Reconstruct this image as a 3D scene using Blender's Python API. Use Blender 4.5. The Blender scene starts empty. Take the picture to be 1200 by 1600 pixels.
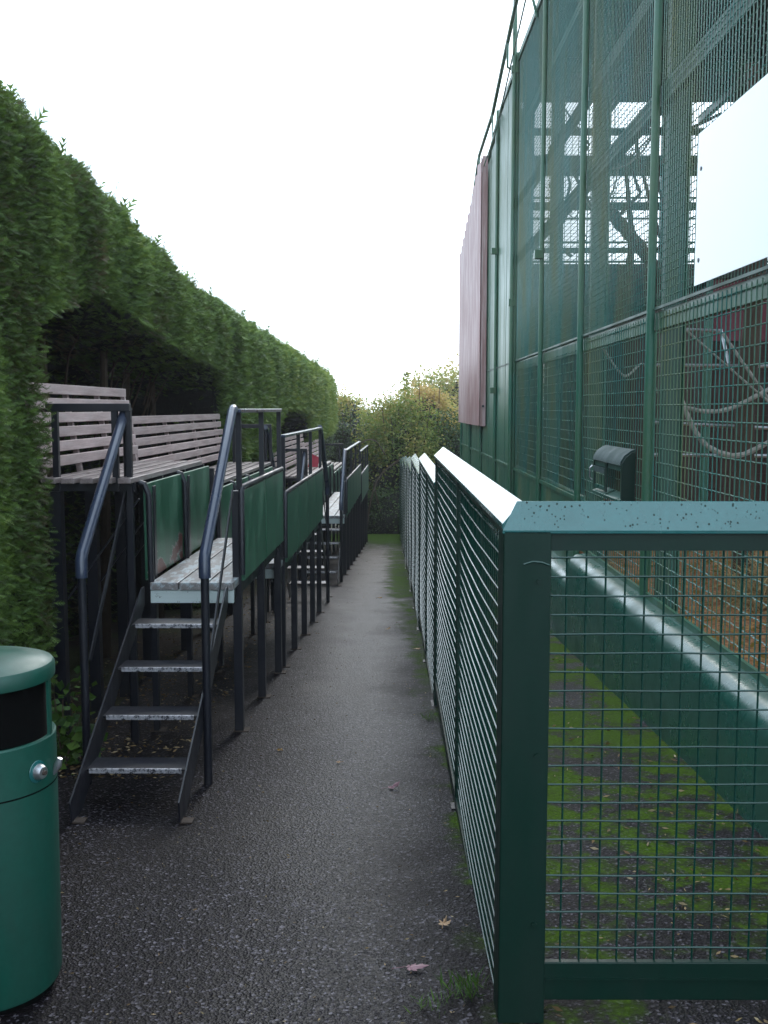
import bpy, math, random
import numpy as np
from mathutils import Vector, Matrix, noise
random.seed(7); rng = np.random.default_rng(7)
PI = math.pi
S = bpy.context.scene
C = S.collection
# ------------------------------------------------------------------ camera
SLOPE = 0.065
cam = bpy.data.cameras.new('camera'); camo = bpy.data.objects.new('camera', cam); C.objects.link(camo)
cam.sensor_fit = 'VERTICAL'; cam.sensor_height = 36; cam.lens = 36; cam.clip_start = .05; cam.clip_end = 3000
camo.location = (0, 0, 1.6)
camo.rotation_euler = (PI/2 - math.atan(162/1600), 0, math.atan(5/1600))
S.camera = camo
# ------------------------------------------------------------------ world and sun
SUN_EL, SUN_AZ = math.radians(32), math.radians(7)      # azimuth from +Y towards +X
w = bpy.data.worlds.new('World'); S.world = w; w.use_nodes = True
nt = w.node_tree; nt.nodes.clear()
wo = nt.nodes.new('ShaderNodeOutputWorld'); bg = nt.nodes.new('ShaderNodeBackground')
sky = nt.nodes.new('ShaderNodeTexSky'); sky.sky_type = 'NISHITA'; sky.sun_disc = False
sky.sun_elevation = SUN_EL; sky.sun_rotation = SUN_AZ; sky.dust_density = 1.5
mx = nt.nodes.new('ShaderNodeMixRGB'); mx.blend_type = 'MIX'; mx.inputs[0].default_value = .75
mx.inputs[2].default_value = (14.2, 17.2, 20.2, 1)      # bright thin cloud veil
nt.links.new(sky.outputs[0], mx.inputs[1]); nt.links.new(mx.outputs[0], bg.inputs[0])
bg.inputs[1].default_value = 0.1
nt.links.new(bg.outputs[0], wo.inputs[0])
sl = bpy.data.lights.new('sun', 'SUN'); sl.energy = 0.8; sl.angle = math.radians(22); sl.color = (1, .96, .91)
so = bpy.data.objects.new('sun', sl); C.objects.link(so)
sd = Vector((math.sin(SUN_AZ)*math.cos(SUN_EL), math.cos(SUN_AZ)*math.cos(SUN_EL), math.sin(SUN_EL)))
so.rotation_euler = sd.to_track_quat('Z', 'Y').to_euler(); so.location = (10, 20, 20)
S.view_settings.view_transform = 'Standard'; S.view_settings.look = 'None'
S.view_settings.exposure = 0.7; S.view_settings.gamma = 1
S.cycles.max_bounces = 6; S.cycles.transparent_max_bounces = 8

# ------------------------------------------------------------------ materials
def new_mat(name):
    m = bpy.data.materials.new(name); m.use_nodes = True
    return m, m.node_tree, m.node_tree.nodes['Principled BSDF']
def N(nt, t, **k):
    n = nt.nodes.new(t)
    for a, b in k.items(): setattr(n, a, b)
    return n
def coords(nt, scale=(1, 1, 1), kind='Object'):
    tc = N(nt, 'ShaderNodeTexCoord'); mp = N(nt, 'ShaderNodeMapping'); mp.inputs['Scale'].default_value = scale
    nt.links.new(tc.outputs[kind], mp.inputs[0]); return mp.outputs[0]
def nz(nt, vec, scale, detail=4, rough=.6):
    n = N(nt, 'ShaderNodeTexNoise'); n.inputs['Scale'].default_value = scale
    n.inputs['Detail'].default_value = detail; n.inputs['Roughness'].default_value = rough
    nt.links.new(vec, n.inputs['Vector']); return n.outputs['Fac']
def ramp(nt, fac, stops, interp='LINEAR'):
    r = N(nt, 'ShaderNodeValToRGB'); r.color_ramp.interpolation = interp
    e = r.color_ramp.elements
    while len(e) < len(stops): e.new(.5)
    for i, (p, c) in enumerate(stops):
        e[i].position = p; e[i].color = (c if hasattr(c, '__len__') else (c, c, c)) + ((1,) if hasattr(c, '__len__') else (1,)) if not hasattr(c, '__len__') else tuple(c) + (1,)
    nt.links.new(fac, r.inputs[0]); return r.outputs[0]
def mix(nt, fac, a, b, blend='MIX'):
    m = N(nt, 'ShaderNodeMixRGB'); m.blend_type = blend
    for i, v in ((0, fac), (1, a), (2, b)):
        if isinstance(v, (int, float)): m.inputs[i].default_value = v
        elif isinstance(v, tuple): m.inputs[i].default_value = v + (1,)
        else: nt.links.new(v, m.inputs[i])
    return m.outputs[0]
def math_(nt, op, a, b=0):
    m = N(nt, 'ShaderNodeMath'); m.operation = op
    for i, v in ((0, a), (1, b)):
        if isinstance(v, (int, float)): m.inputs[i].default_value = v
        else: nt.links.new(v, m.inputs[i])
    return m.outputs[0]
def bump(nt, b, h, strength=.3, dist=.01):
    n = N(nt, 'ShaderNodeBump'); n.inputs['Strength'].default_value = strength; n.inputs['Distance'].default_value = dist
    nt.links.new(h, n.inputs['Height']); nt.links.new(n.outputs[0], b.inputs['Normal'])

def paint(name, col, dirt=(.03, .035, .02), rough=.35, dirt_amt=.5, scale=3, spec=.5, stretch=(1, 1, .25), bumpy=.08, coat=0):
    m, nt, b = new_mat(name)
    v = coords(nt, stretch); v2 = coords(nt)
    n1 = nz(nt, v, scale, 6, .65); n2 = nz(nt, v2, 45, 3)
    f = ramp(nt, n1, [(.42, 0), (.72, dirt_amt)])
    c = mix(nt, f, col, dirt)
    c = mix(nt, .22, c, ramp(nt, n2, [(.3, .35), (.7, 1.0)]), 'MULTIPLY')
    nt.links.new(c, b.inputs['Base Color'])
    r = ramp(nt, n1, [(.3, max(rough-.08, .05)), (.75, min(rough+.25, 1))])
    nt.links.new(r, b.inputs['Roughness'])
    b.inputs['Specular IOR Level'].default_value = spec
    b.inputs['Coat Weight'].default_value = coat; b.inputs['Coat Roughness'].default_value = .12
    bump(nt, b, nz(nt, v2, 30, 4), bumpy, .004)
    return m

M = {}
M['fence'] = paint('green_fence_paint', (.0020, .022, .014), (.004, .014, .009), .38, .6, 4, spec=.35)
M['cap'] = paint('green_cap_paint', (.012, .112, .108), (.020, .075, .068), .20, .3, 5, coat=.7, bumpy=.15)
M['wire'] = paint('green_plastic_wire', (.007, .046, .034), (.010, .028, .02), .20, .4, 6)
M['cage'] = paint('mossy_green_cage_paint', (.024, .120, .075), (.095, .115, .035), .36, .8, 2.2)
M['column'] = paint('dark_green_column_paint', (.010, .062, .040), (.035, .048, .018), .42, .6, 2.0)
M['hatch'] = paint('green_grey_hatch_paint', (.010, .042, .038), (.02, .04, .03), .6, .4, 5)
M['cagewire'] = paint('cage_wire_paint', (.055, .18, .155), (.14, .155, .050), .22, .9, 1.6)
M['kerb'] = paint('green_wall_paint', (.020, .098, .074), (.040, .070, .050), .24, .5, 3, stretch=(1, 1, 1), bumpy=.35)
M['navy'] = paint('dark_steel_paint', (.010, .011, .018), (.03, .022, .018), .36, .4, 5)
M['rail'] = paint('blue_black_handrail_paint', (.030, .042, .078), (.03, .03, .035), .26, .3, 8, coat=.5)
M['bin'] = paint('green_bin_plastic', (.004, .075, .050), (.012, .050, .036), .36, .7, 4, bumpy=.03)
M['binblack'] = paint('near_black_bin', (.002, .002, .002), (.003, .003, .003), .9, .3)
M['binblack'].node_tree.nodes['Principled BSDF'].inputs['Specular IOR Level'].default_value = .1
M['steel'] = paint('stainless_steel', (.55, .55, .57), (.3, .3, .3), .3, .3); M['steel'].node_tree.nodes['Principled BSDF'].inputs['Metallic'].default_value = .9
M['rope'] = paint('weathered_rope', (.34, .31, .27), (.16, .14, .11), .85, .6, 8, stretch=(1, 1, 1))
M['bark'] = paint('brown_bark', (.075, .048, .030), (.03, .022, .015), .9, .7, 8, bumpy=.8)
M['shed'] = paint('brown_shed_boards', (.060, .028, .020), (.025, .015, .012), .7, .6, 2)
M['maroon'] = paint('maroon_paint', (.16, .016, .030), (.08, .015, .02), .5, .4, 2)
M['roof'] = paint('dark_roof_sheet', (.020, .030, .026), (.03, .028, .015), .6, .6, 1.5)
M['rust'] = paint('rusty_foot_plate', (.055, .036, .026), (.03, .022, .018), .8, .6, 12, stretch=(1, 1, 1))
M['redcloth'] = paint('red_cloth', (.35, .02, .04), (.2, .02, .03), .8, .3, 20)
M['whitecloth'] = paint('white_paper', (.75, .75, .75), (.5, .5, .5), .8, .3, 20)

def corrugated_mat():
    m, nt, b = new_mat('glare_paled_maroon_sheet')
    v = coords(nt, (6, 6, .25)); n = nz(nt, v, 4, 5, .7)
    c = ramp(nt, n, [(.3, (.24, .11, .10)), (.5, (.37, .22, .21)), (.7, (.54, .42, .41))])  # maroon lightened so that the washed-out glare sits in the base colour
    nt.links.new(c, b.inputs['Base Color']); b.inputs['Roughness'].default_value = .38
    bump(nt, b, n, .15, .004); return m
M['corr'] = corrugated_mat()

def wood(name, c1, c2, c3, axis=1, rough=.75, wet=0):
    m, nt, b = new_mat(name)
    sc = [9, 9, 9]; sc[axis] = .5
    v = coords(nt, tuple(sc)); n1 = nz(nt, v, 5, 7, .7); n2 = nz(nt, coords(nt), 2.5, 5)
    c = ramp(nt, n1, [(.28, c1), (.5, c2), (.75, c3)])
    oi = N(nt, 'ShaderNodeObjectInfo')
    c = mix(nt, .5, c, ramp(nt, n2, [(.3, .55), (.7, 1.1)]), 'MULTIPLY')
    c = mix(nt, .35, c, ramp(nt, oi.outputs['Random'], [(0, .6), (1, 1.15)]), 'MULTIPLY')
    nt.links.new(c, b.inputs['Base Color'])
    nt.links.new(ramp(nt, n2, [(.3, max(rough-.3, .1)), (.7, rough)]), b.inputs['Roughness'])
    bump(nt, b, n1, .35, .004); return m
M['slat'] = wood('weathered_pink_slats', (.42, .29, .275), (.62, .47, .45), (.76, .64, .62))
M['seat'] = wood('wet_seat_slats', (.14, .10, .10), (.28, .22, .21), (.42, .36, .36), rough=.5)

def plank_mat():
    m, nt, b = new_mat('worn_white_plank')
    n1 = nz(nt, coords(nt, (9, .5, 9)), 5, 7, .7); n2 = nz(nt, coords(nt, (3, 1, 3)), 6, 8, .75)
    wd = ramp(nt, n1, [(.3, (.12, .11, .105)), (.7, (.30, .27, .26))])
    pt = ramp(nt, n1, [(.3, (.28, .32, .34)), (.7, (.45, .50, .52))])
    c = mix(nt, ramp(nt, n2, [(.50, 0), (.56, 1)]), wd, pt)
    nt.links.new(c, b.inputs['Base Color']); nt.links.new(ramp(nt, n1, [(.3, .3), (.8, .6)]), b.inputs['Roughness'])
    bump(nt, b, n2, .3, .003); return m
M['plank'] = plank_mat()
def fascia_mat():
    m, nt, b = new_mat('pale_painted_edge_board')
    n2 = nz(nt, coords(nt), 28, 8, .75)
    c = mix(nt, ramp(nt, n2, [(.60, 0), (.64, 1)]), (.50, .57, .55), (.06, .05, .045))
    nt.links.new(c, b.inputs['Base Color']); b.inputs['Roughness'].default_value = .5
    bump(nt, b, n2, .3, .003); return m
M['fascia'] = fascia_mat()

def board_mat(name, peel):
    m, nt, b = new_mat(name)
    v = coords(nt, (1, 1, .3)); n1 = nz(nt, v, 5, 6, .7); n2 = nz(nt, coords(nt, (2, 1, 1.6)), 3.2, 6, .7); n3 = nz(nt, coords(nt), 60, 2)
    c = ramp(nt, n1, [(.25, (.010, .060, .032)), (.48, (.022, .115, .062)), (.60, (.060, .18, .11)), (.75, (.13, .27, .18))])
    c = mix(nt, .25, c, ramp(nt, n3, [(.3, .4), (.7, 1)]), 'MULTIPLY')
    if peel:
        sx = N(nt, 'ShaderNodeSeparateXYZ'); nt.links.new(coords(nt), sx.inputs[0])
        low = ramp(nt, sx.outputs[2], [(0, 0), (.20, 1), (.23, 0)][:3])
        low = math_(nt, 'SUBTRACT', .26, sx.outputs[2])
        f = math_(nt, 'ADD', n2, math_(nt, 'MULTIPLY', low, .45))
        msk = ramp(nt, f, [(.62, 0), (.635, 1)], 'LINEAR')
        edge = ramp(nt, f, [(.60, 0), (.615, 1)], 'LINEAR')
        c = mix(nt, edge, c, (.42, .40, .38))
        c = mix(nt, msk, c, (.14, .045, .035))
    nt.links.new(c, b.inputs['Base Color']); b.inputs['Roughness'].default_value = .34
    nt.links.new(ramp(nt, n1, [(.2, .24), (.8, .5)]), b.inputs['Roughness'])
    bump(nt, b, n1, .25, .006); return m
M['board'] = board_mat('green_board_paint', False)
M['peel'] = board_mat('peeling_green_board_paint', True)

def asphalt_mat():
    m, nt, b = new_mat('wet_asphalt')
    co = coords(nt)
    vo = N(nt, 'ShaderNodeTexVoronoi'); vo.inputs['Scale'].default_value = 110; nt.links.new(co, vo.inputs['Vector'])
    vo2 = N(nt, 'ShaderNodeTexVoronoi'); vo2.inputs['Scale'].default_value = 55; nt.links.new(co, vo2.inputs['Vector'])
    big = nz(nt, co, .9, 5, .6); med = nz(nt, co, 4, 5, .65); fine = nz(nt, co, 160, 2)
    stone = ramp(nt, vo.outputs['Color'], [(.1, (.001, .001, .0015)), (.45, (.004, .003, .0048)), (.75, (.010, .0075, .012)), (.9, (.14, .125, .145))])
    c = mix(nt, ramp(nt, big, [(.35, .0), (.65, .55)]), stone, (.013, .010, .009))
    sx = N(nt, 'ShaderNodeSeparateXYZ'); nt.links.new(co, sx.inputs[0])
    # earth washed over the left side under the stands
    lft = math_(nt, 'ADD', math_(nt, 'MULTIPLY', sx.outputs[0], -1.0), math_(nt, 'MULTIPLY', math_(nt, 'SUBTRACT', med, .5), 1.6))
    c = mix(nt, ramp(nt, lft, [(1.15, 0), (1.5, .8)]), c, (.030, .017, .010))
    # moss: in the gap behind the fence and in a broken line along the fence foot
    mg = math_(nt, 'ADD', nz(nt, co, 1.7, 8, .72), 0)
    gap = ramp(nt, math_(nt, 'ADD', sx.outputs[0], math_(nt, 'MULTIPLY', math_(nt, 'SUBTRACT', med, .5), .35)), [(.30, 0), (.36, 1)])
    gapm = math_(nt, 'MULTIPLY', gap, math_(nt, 'MULTIPLY', ramp(nt, mg, [(.465, 0), (.53, 1)]), ramp(nt, math_(nt, 'ADD', math_(nt, 'MULTIPLY', sx.outputs[1], .1), math_(nt, 'SUBTRACT', med, .5)), [(.27, .0), (.42, 1)])))
    far = ramp(nt, math_(nt, 'MULTIPLY', sx.outputs[1], .02), [(.12, 0), (.3, .35)])
    edge = ramp(nt, math_(nt, 'ADD', math_(nt, 'ADD', sx.outputs[0], far), math_(nt, 'MULTIPLY', math_(nt, 'SUBTRACT', med, .5), .7)), [(.28, 0), (.46, 1)])
    edgem = math_(nt, 'MULTIPLY', math_(nt, 'MULTIPLY', edge, math_(nt, 'SUBTRACT', 1.0, gap)), ramp(nt, mg, [(.36, 0), (.55, .9)]))
    endm = ramp(nt, math_(nt, 'ADD', math_(nt, 'MULTIPLY', sx.outputs[1], .04), math_(nt, 'MULTIPLY', math_(nt, 'SUBTRACT', med, .5), .3)), [(.88, 0), (.98, .9)])
    mm = math_(nt, 'MAXIMUM', math_(nt, 'MAXIMUM', gapm, edgem), endm)
    tex = mix(nt, fine, (.030, .070, .003), (.095, .165, .010))
    mossf = math_(nt, 'MULTIPLY', mm, ramp(nt, vo2.outputs['Distance'], [(.1, 1), (.7, .6)]))
    c = mix(nt, mossf, c, tex)
    nt.links.new(c, b.inputs['Base Color'])
    wet = mix(nt, .5, ramp(nt, big, [(.35, .42), (.65, .60)]), ramp(nt, med, [(.35, .47), (.65, .60)]))
    cen = math_(nt, 'ABSOLUTE', math_(nt, 'ADD', math_(nt, 'ADD', sx.outputs[0], .22), math_(nt, 'MULTIPLY', math_(nt, 'SUBTRACT', big, .5), 1.2)))
    wet = mix(nt, ramp(nt, cen, [(.12, .75), (.5, 0)]), wet, (.30, .30, .30))
    r = mix(nt, mm, wet, (.9, .9, .9))
    r = mix(nt, ramp(nt, lft, [(1.15, 0), (1.5, 1)]), r, (.8, .8, .8))
    nt.links.new(r, b.inputs['Roughness'])
    h = mix(nt, .5, vo.outputs['Distance'], vo2.outputs['Distance'])
    h2 = mix(nt, .25, h, fine)
    bump(nt, b, h2, 1.0, .006)
    b.inputs['Specular IOR Level'].default_value = .09
    return m
M['asphalt'] = asphalt_mat()
def soil_mat(name, a, b_, c_, moss=0):
    m, nt, b = new_mat(name); co = coords(nt)
    n1 = nz(nt, co, 30, 6, .75); n2 = nz(nt, co, 1.3, 5)
    c = ramp(nt, n1, [(.3, a), (.5, b_), (.72, c_)])
    if moss: c = mix(nt, ramp(nt, n2, [(.45, 0), (.6, moss)]), c, (.05, .08, .012))
    nt.links.new(c, b.inputs['Base Color']); b.inputs['Roughness'].default_value = .9
    bump(nt, b, n1, .9, .03); return m
M['soil'] = soil_mat('leafy_soil', (.014, .009, .006), (.035, .022, .013), (.08, .05, .025), .5)
M['litter'] = soil_mat('orange_leaf_litter', (.10, .04, .015), (.32, .13, .045), (.55, .30, .14))  # orange made brighter to stand for sunlight on the cage floor

def leaf_mat(name, stops, trans=.25, rough=.5):
    m, nt, b = new_mat(name)
    at = N(nt, 'ShaderNodeAttribute', attribute_name='tint')
    co = coords(nt, (1, 1, .35)); n = nz(nt, co, 1.3, 5, .7)
    f = math_(nt, 'ADD', math_(nt, 'MULTIPLY', at.outputs['Fac'], .62), math_(nt, 'MULTIPLY', math_(nt, 'SUBTRACT', n, .31), .95))
    c = ramp(nt, f, stops)
    nt.links.new(c, b.inputs['Base Color']); b.inputs['Roughness'].default_value = rough
    b.inputs['Specular IOR Level'].default_value = .35
    tr = N(nt, 'ShaderNodeBsdfTranslucent'); nt.links.new(mix(nt, .6, c, (.12, .16, .02)), tr.inputs[0])
    ms = N(nt, 'ShaderNodeMixShader'); ms.inputs[0].default_value = trans
    out = nt.nodes['Material Output']
    nt.links.new(b.outputs[0], ms.inputs[1]); nt.links.new(tr.outputs[0], ms.inputs[2]); nt.links.new(ms.outputs[0], out.inputs[0])
    return m
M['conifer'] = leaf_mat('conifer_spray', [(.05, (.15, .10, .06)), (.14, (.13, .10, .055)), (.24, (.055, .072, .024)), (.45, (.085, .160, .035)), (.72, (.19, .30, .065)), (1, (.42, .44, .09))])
M['core'] = soil_mat('hedge_shade_core', (.002, .0018, .001), (.005, .0045, .003), (.012, .010, .006))  # near-black solid core; the shade of the hollows is put into its colour
M['leafmix'] = leaf_mat('mixed_autumn_leaves', [(.1, (.04, .08, .025)), (.35, (.15, .26, .06)), (.55, (.38, .40, .10)), (.75, (.72, .50, .20)), (1, (.80, .42, .24))], .6)
M['leafgreen'] = leaf_mat('glossy_green_leaves', [(.1, (.012, .025, .010)), (.5, (.05, .10, .03)), (.9, (.26, .38, .13))], .25, .35)
M['leaforange'] = leaf_mat('orange_leaves', [(.1, (.16, .13, .03)), (.5, (.38, .20, .05)), (.9, (.55, .28, .12))], .4)
M['leafplant'] = leaf_mat('bramble_leaves', [(.1, (.02, .05, .012)), (.5, (.05, .12, .02)), (.9, (.13, .22, .04))], .3)
M['twig'] = leaf_mat('litter_bits', [(.1, (.06, .035, .018)), (.5, (.20, .12, .05)), (.9, (.45, .36, .22))], .1, .7)
M['maple'] = leaf_mat('fallen_leaf_tan', [(.1, (.38, .22, .12)), (.9, (.62, .42, .26))], .1, .5)
M['pinkleaf'] = leaf_mat('fallen_leaf_pink', [(.1, (.20, .10, .12)), (.9, (.36, .20, .22))], .1, .5)
M['straw'] = leaf_mat('straw', [(.1, (.20, .12, .05)), (.9, (.62, .45, .22))], .2, .6)

def sheet_mat():
    m, nt, b = new_mat('white_plastic_sheet')
    n = nz(nt, coords(nt), 1.2, 4)
    nt.links.new(ramp(nt, n, [(.3, (.86, .90, .90)), (.7, (.90, .92, .92))]), b.inputs['Base Color'])
    b.inputs['Roughness'].default_value = .10; b.inputs['Coat Weight'].default_value = 1; b.inputs['Specular IOR Level'].default_value = 1
    tr = N(nt, 'ShaderNodeBsdfTranslucent'); tr.inputs[0].default_value = (.9, .95, .95, 1)
    ms = N(nt, 'ShaderNodeMixShader'); ms.inputs[0].default_value = .35
    nt.links.new(b.outputs[0], ms.inputs[1]); nt.links.new(tr.outputs[0], ms.inputs[2]); nt.links.new(ms.outputs[0], nt.nodes['Material Output'].inputs[0])
    return m
M['sheet'] = sheet_mat()

# ------------------------------------------------------------------ mesh builders
class MB:
    def __init__(s): s.v = []; s.f = []
    def add(s, vs, fs):
        o = len(s.v); s.v += [tuple(p) for p in vs]; s.f += [tuple(i+o for i in f) for f in fs]
    def box(s, x0, x1, y0, y1, z0, z1):
        s.add([(x0,y0,z0),(x1,y0,z0),(x1,y1,z0),(x0,y1,z0),(x0,y0,z1),(x1,y0,z1),(x1,y1,z1),(x0,y1,z1)],
              [(0,3,2,1),(4,5,6,7),(0,1,5,4),(1,2,6,5),(2,3,7,6),(3,0,4,7)])
        return s
    def bar(s, p0, p1, w, h, up=(0, 0, 1)):
        p0, p1, up = Vector(p0), Vector(p1), Vector(up)
        d = (p1-p0).normalized(); a = d.cross(up)
        if a.length < 1e-4: a = d.cross(Vector((0, 1, 0)))
        a.normalize(); b = a.cross(d).normalized(); a *= w/2; b *= h/2
        vs = [p0-a-b, p0+a-b, p0+a+b, p0-a+b, p1-a-b, p1+a-b, p1+a+b, p1-a+b]
        s.add(vs, [(0,1,2,3),(7,6,5,4),(0,4,5,1),(1,5,6,2),(2,6,7,3),(3,7,4,0)]); return s
    def tube(s, pts, r, n=8, cap=True):
        pts = [Vector(p) for p in pts]; rs = r if isinstance(r, (list, tuple)) else [r]*len(pts)
        o = len(s.v); pa = None
        for i, p in enumerate(pts):
            d = (pts[min(i+1, len(pts)-1)]-pts[max(i-1, 0)]).normalized()
            if pa is None:
                a = d.cross(Vector((0, 0, 1)))
                if a.length < 1e-3: a = d.cross(Vector((0, 1, 0)))
            else: a = pa - d*pa.dot(d)
            a.normalize(); pa = a; b = d.cross(a)
            for k in range(n):
                t = 2*PI*k/n; s.v.append(tuple(p+(a*math.cos(t)+b*math.sin(t))*rs[i]))
        for i in range(len(pts)-1):
            for k in range(n):
                k2 = (k+1) % n; s.f.append((o+i*n+k, o+i*n+k2, o+(i+1)*n+k2, o+(i+1)*n+k))
        if cap:
            s.f.append(tuple(o+k for k in range(n))[::-1]); e = o+(len(pts)-1)*n; s.f.append(tuple(e+k for k in range(n)))
        return s
    def prism(s, prof, y0, y1, axis='y'):
        n = len(prof)
        if axis == 'y': vs = [(a, y0, b) for a, b in prof]+[(a, y1, b) for a, b in prof]
        else: vs = [(y0, a, b) for a, b in prof]+[(y1, a, b) for a, b in prof]
        s.add(vs, [tuple(range(n)), tuple(range(2*n-1, n-1, -1))]+[(i, i+n, (i+1) % n+n, (i+1) % n) for i in range(n)]); return s
    def lathe(s, prof, c, n=40):
        o = len(s.v)
        for r, z in prof:
            for k in range(n): t = 2*PI*k/n; s.v.append((c[0]+r*math.cos(t), c[1]+r*math.sin(t), c[2]+z))
        for i in range(len(prof)-1):
            for k in range(n): k2 = (k+1) % n; s.f.append((o+i*n+k, o+i*n+k2, o+(i+1)*n+k2, o+(i+1)*n+k))
        return s

def wloc(o):
    v = Vector((0, 0, 0))
    while o is not None: v += o.location; o = o.parent
    return v
def fix_normals(me):
    import bmesh
    bm = bmesh.new(); bm.from_mesh(me); bmesh.ops.recalc_face_normals(bm, faces=bm.faces); bm.to_mesh(me); bm.free()
def part(name, mb, m, parent=None, loc=None, bevel=0, smooth=False, label=None, kind=None, normals=True):
    """mesh vertices are given in world metres; the object's origin goes to loc (world)"""
    me = bpy.data.meshes.new(name); vs = np.array(mb.v, dtype=float)
    if loc is None: loc = (float(vs[:, 0].mean()), float(vs[:, 1].mean()), float(vs[:, 2].min()))
    vs = vs - np.array(loc)
    me.from_pydata([tuple(v) for v in vs], [], mb.f)
    if normals: fix_normals(me)
    me.materials.append(M[m]); o = bpy.data.objects.new(name, me); C.objects.link(o)
    o.parent = parent; o.location = Vector(loc) - wloc(parent)
    if smooth:
        me.polygons.foreach_set('use_smooth', [True]*len(me.polygons))
        try: me.set_sharp_from_angle(angle=math.radians(40))
        except Exception: pass
    if bevel:
        b = o.modifiers.new('bevel', 'BEVEL'); b.width = bevel; b.segments = 2; b.limit_method = 'ANGLE'
    if label: o['label'] = label
    if kind: o['kind'] = kind
    return o
def thing(name, label, cat, loc=(0, 0, 0), group=None):
    o = bpy.data.objects.new(name, None); C.objects.link(o); o.location = loc; o.empty_display_size = .2
    return tag(o, label, cat, group)
def tag(o, label, cat, group=None):
    o['label'] = label; o['category'] = cat
    if group: o['group'] = group
    return o
def copy_tree(o, parent=None):
    c = o.copy(); C.objects.link(c)
    if parent is not None: c.parent = parent; c.matrix_parent_inverse = o.matrix_parent_inverse.copy()
    for ch in list(CH.get(o.name, [])): copy_tree(ch, c)
    return c
CH = {}
def index_children():
    CH.clear()
    for o in C.objects:
        if o.parent: CH.setdefault(o.parent.name, []).append(o)
def gz(y): return -SLOPE*y if -6 < y < 31 else (-SLOPE*31 if y >= 31 else SLOPE*6)

# ------------------------------------------------------------------ thin haze volume added to stand in for lens glare
def haze():
    m = bpy.data.materials.new('glare_haze'); m.use_nodes = True; nt = m.node_tree; nt.nodes.clear()
    o = nt.nodes.new('ShaderNodeOutputMaterial'); v = nt.nodes.new('ShaderNodeVolumePrincipled')
    v.inputs['Color'].default_value = (.92, .96, 1, 1); v.inputs['Density'].default_value = HAZE; v.inputs['Anisotropy'].default_value = .55
    nt.links.new(v.outputs[0], o.inputs['Volume']); M['haze'] = m
    part('haze', MB().box(-60, 60, -12, 75, -6, 12), 'haze', kind='stuff')
HAZE = .0012
# ------------------------------------------------------------------ terrain and path
mb = MB()
ys = [-300, -60, -6, 0, 8, 16, 24, 31, 45, 80, 200, 900]; xs = [-900, -100, -20, -4, 4, 20, 100, 900]
for j, y in enumerate(ys):
    for x in xs: mb.v.append((x, y, gz(y)-.012))
for j in range(len(ys)-1):
    for i in range(len(xs)-1): a = j*len(xs)+i; mb.f.append((a, a+1, a+len(xs)+1, a+len(xs)))
part('ground', mb, 'soil', loc=(0, 0, 0), kind='structure')
mb = MB()
def path_left(y): return -2.05+.02*y+.16*noise.noise(Vector((y*.7, 3.3, 0)))+.06*noise.noise(Vector((y*4, 1.3, 0)))
yy = np.arange(-3, 27.6, .15)
for y in yy:
    xl = path_left(y); xr = 1.70
    for k in range(13):
        x = xl+(xr-xl)*k/12; z = gz(y)+.006*noise.noise(Vector((x*2, y*2, 0)))
        mb.v.append((x, y, z))
for j in range(len(yy)-1):
    for k in range(12): a = j*13+k; mb.f.append((a, a+1, a+14, a+13))
part('path', mb, 'asphalt', loc=(0, 0, 0), kind='structure', smooth=True)

# ------------------------------------------------------------------ guard fence on the right
WZ = .0545
def wires(mb, axis, x, a0, a1, z0, z1, bulge=0, r=.0028):
    """weld mesh in a vertical plane; axis 'y' (plane x=const) or 'x' (plane y=const)"""
    n = max(2, int(round((a1-a0)/WZ))); zs = []
    z = z1-.03
    while z > z0+.01: zs.append(z); z -= WZ
    def P(t, z, off):
        bl = bulge*math.sin(PI*min(1, max(0, (t-a0)/(a1-a0))))*(.6+.4*math.sin(z*5+a0))
        return (x-bl-off, t, z) if axis == 'y' else (t, x-off-bl, z)
    for zz in zs:
        seg = 10; mb.tube([P(a0+(a1-a0)*k/seg, zz+.0012*math.sin(k*1.7+zz*31), .0055) for k in range(seg+1)], r, 5, False)
    for i in range(1, n):
        t = a0+(a1-a0)*i/n; mb.tube([P(t, z0+(z1-z0)*k/3, 0) for k in range(4)], r, 5, False)
XF = .319      # outer face of the fence
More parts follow.
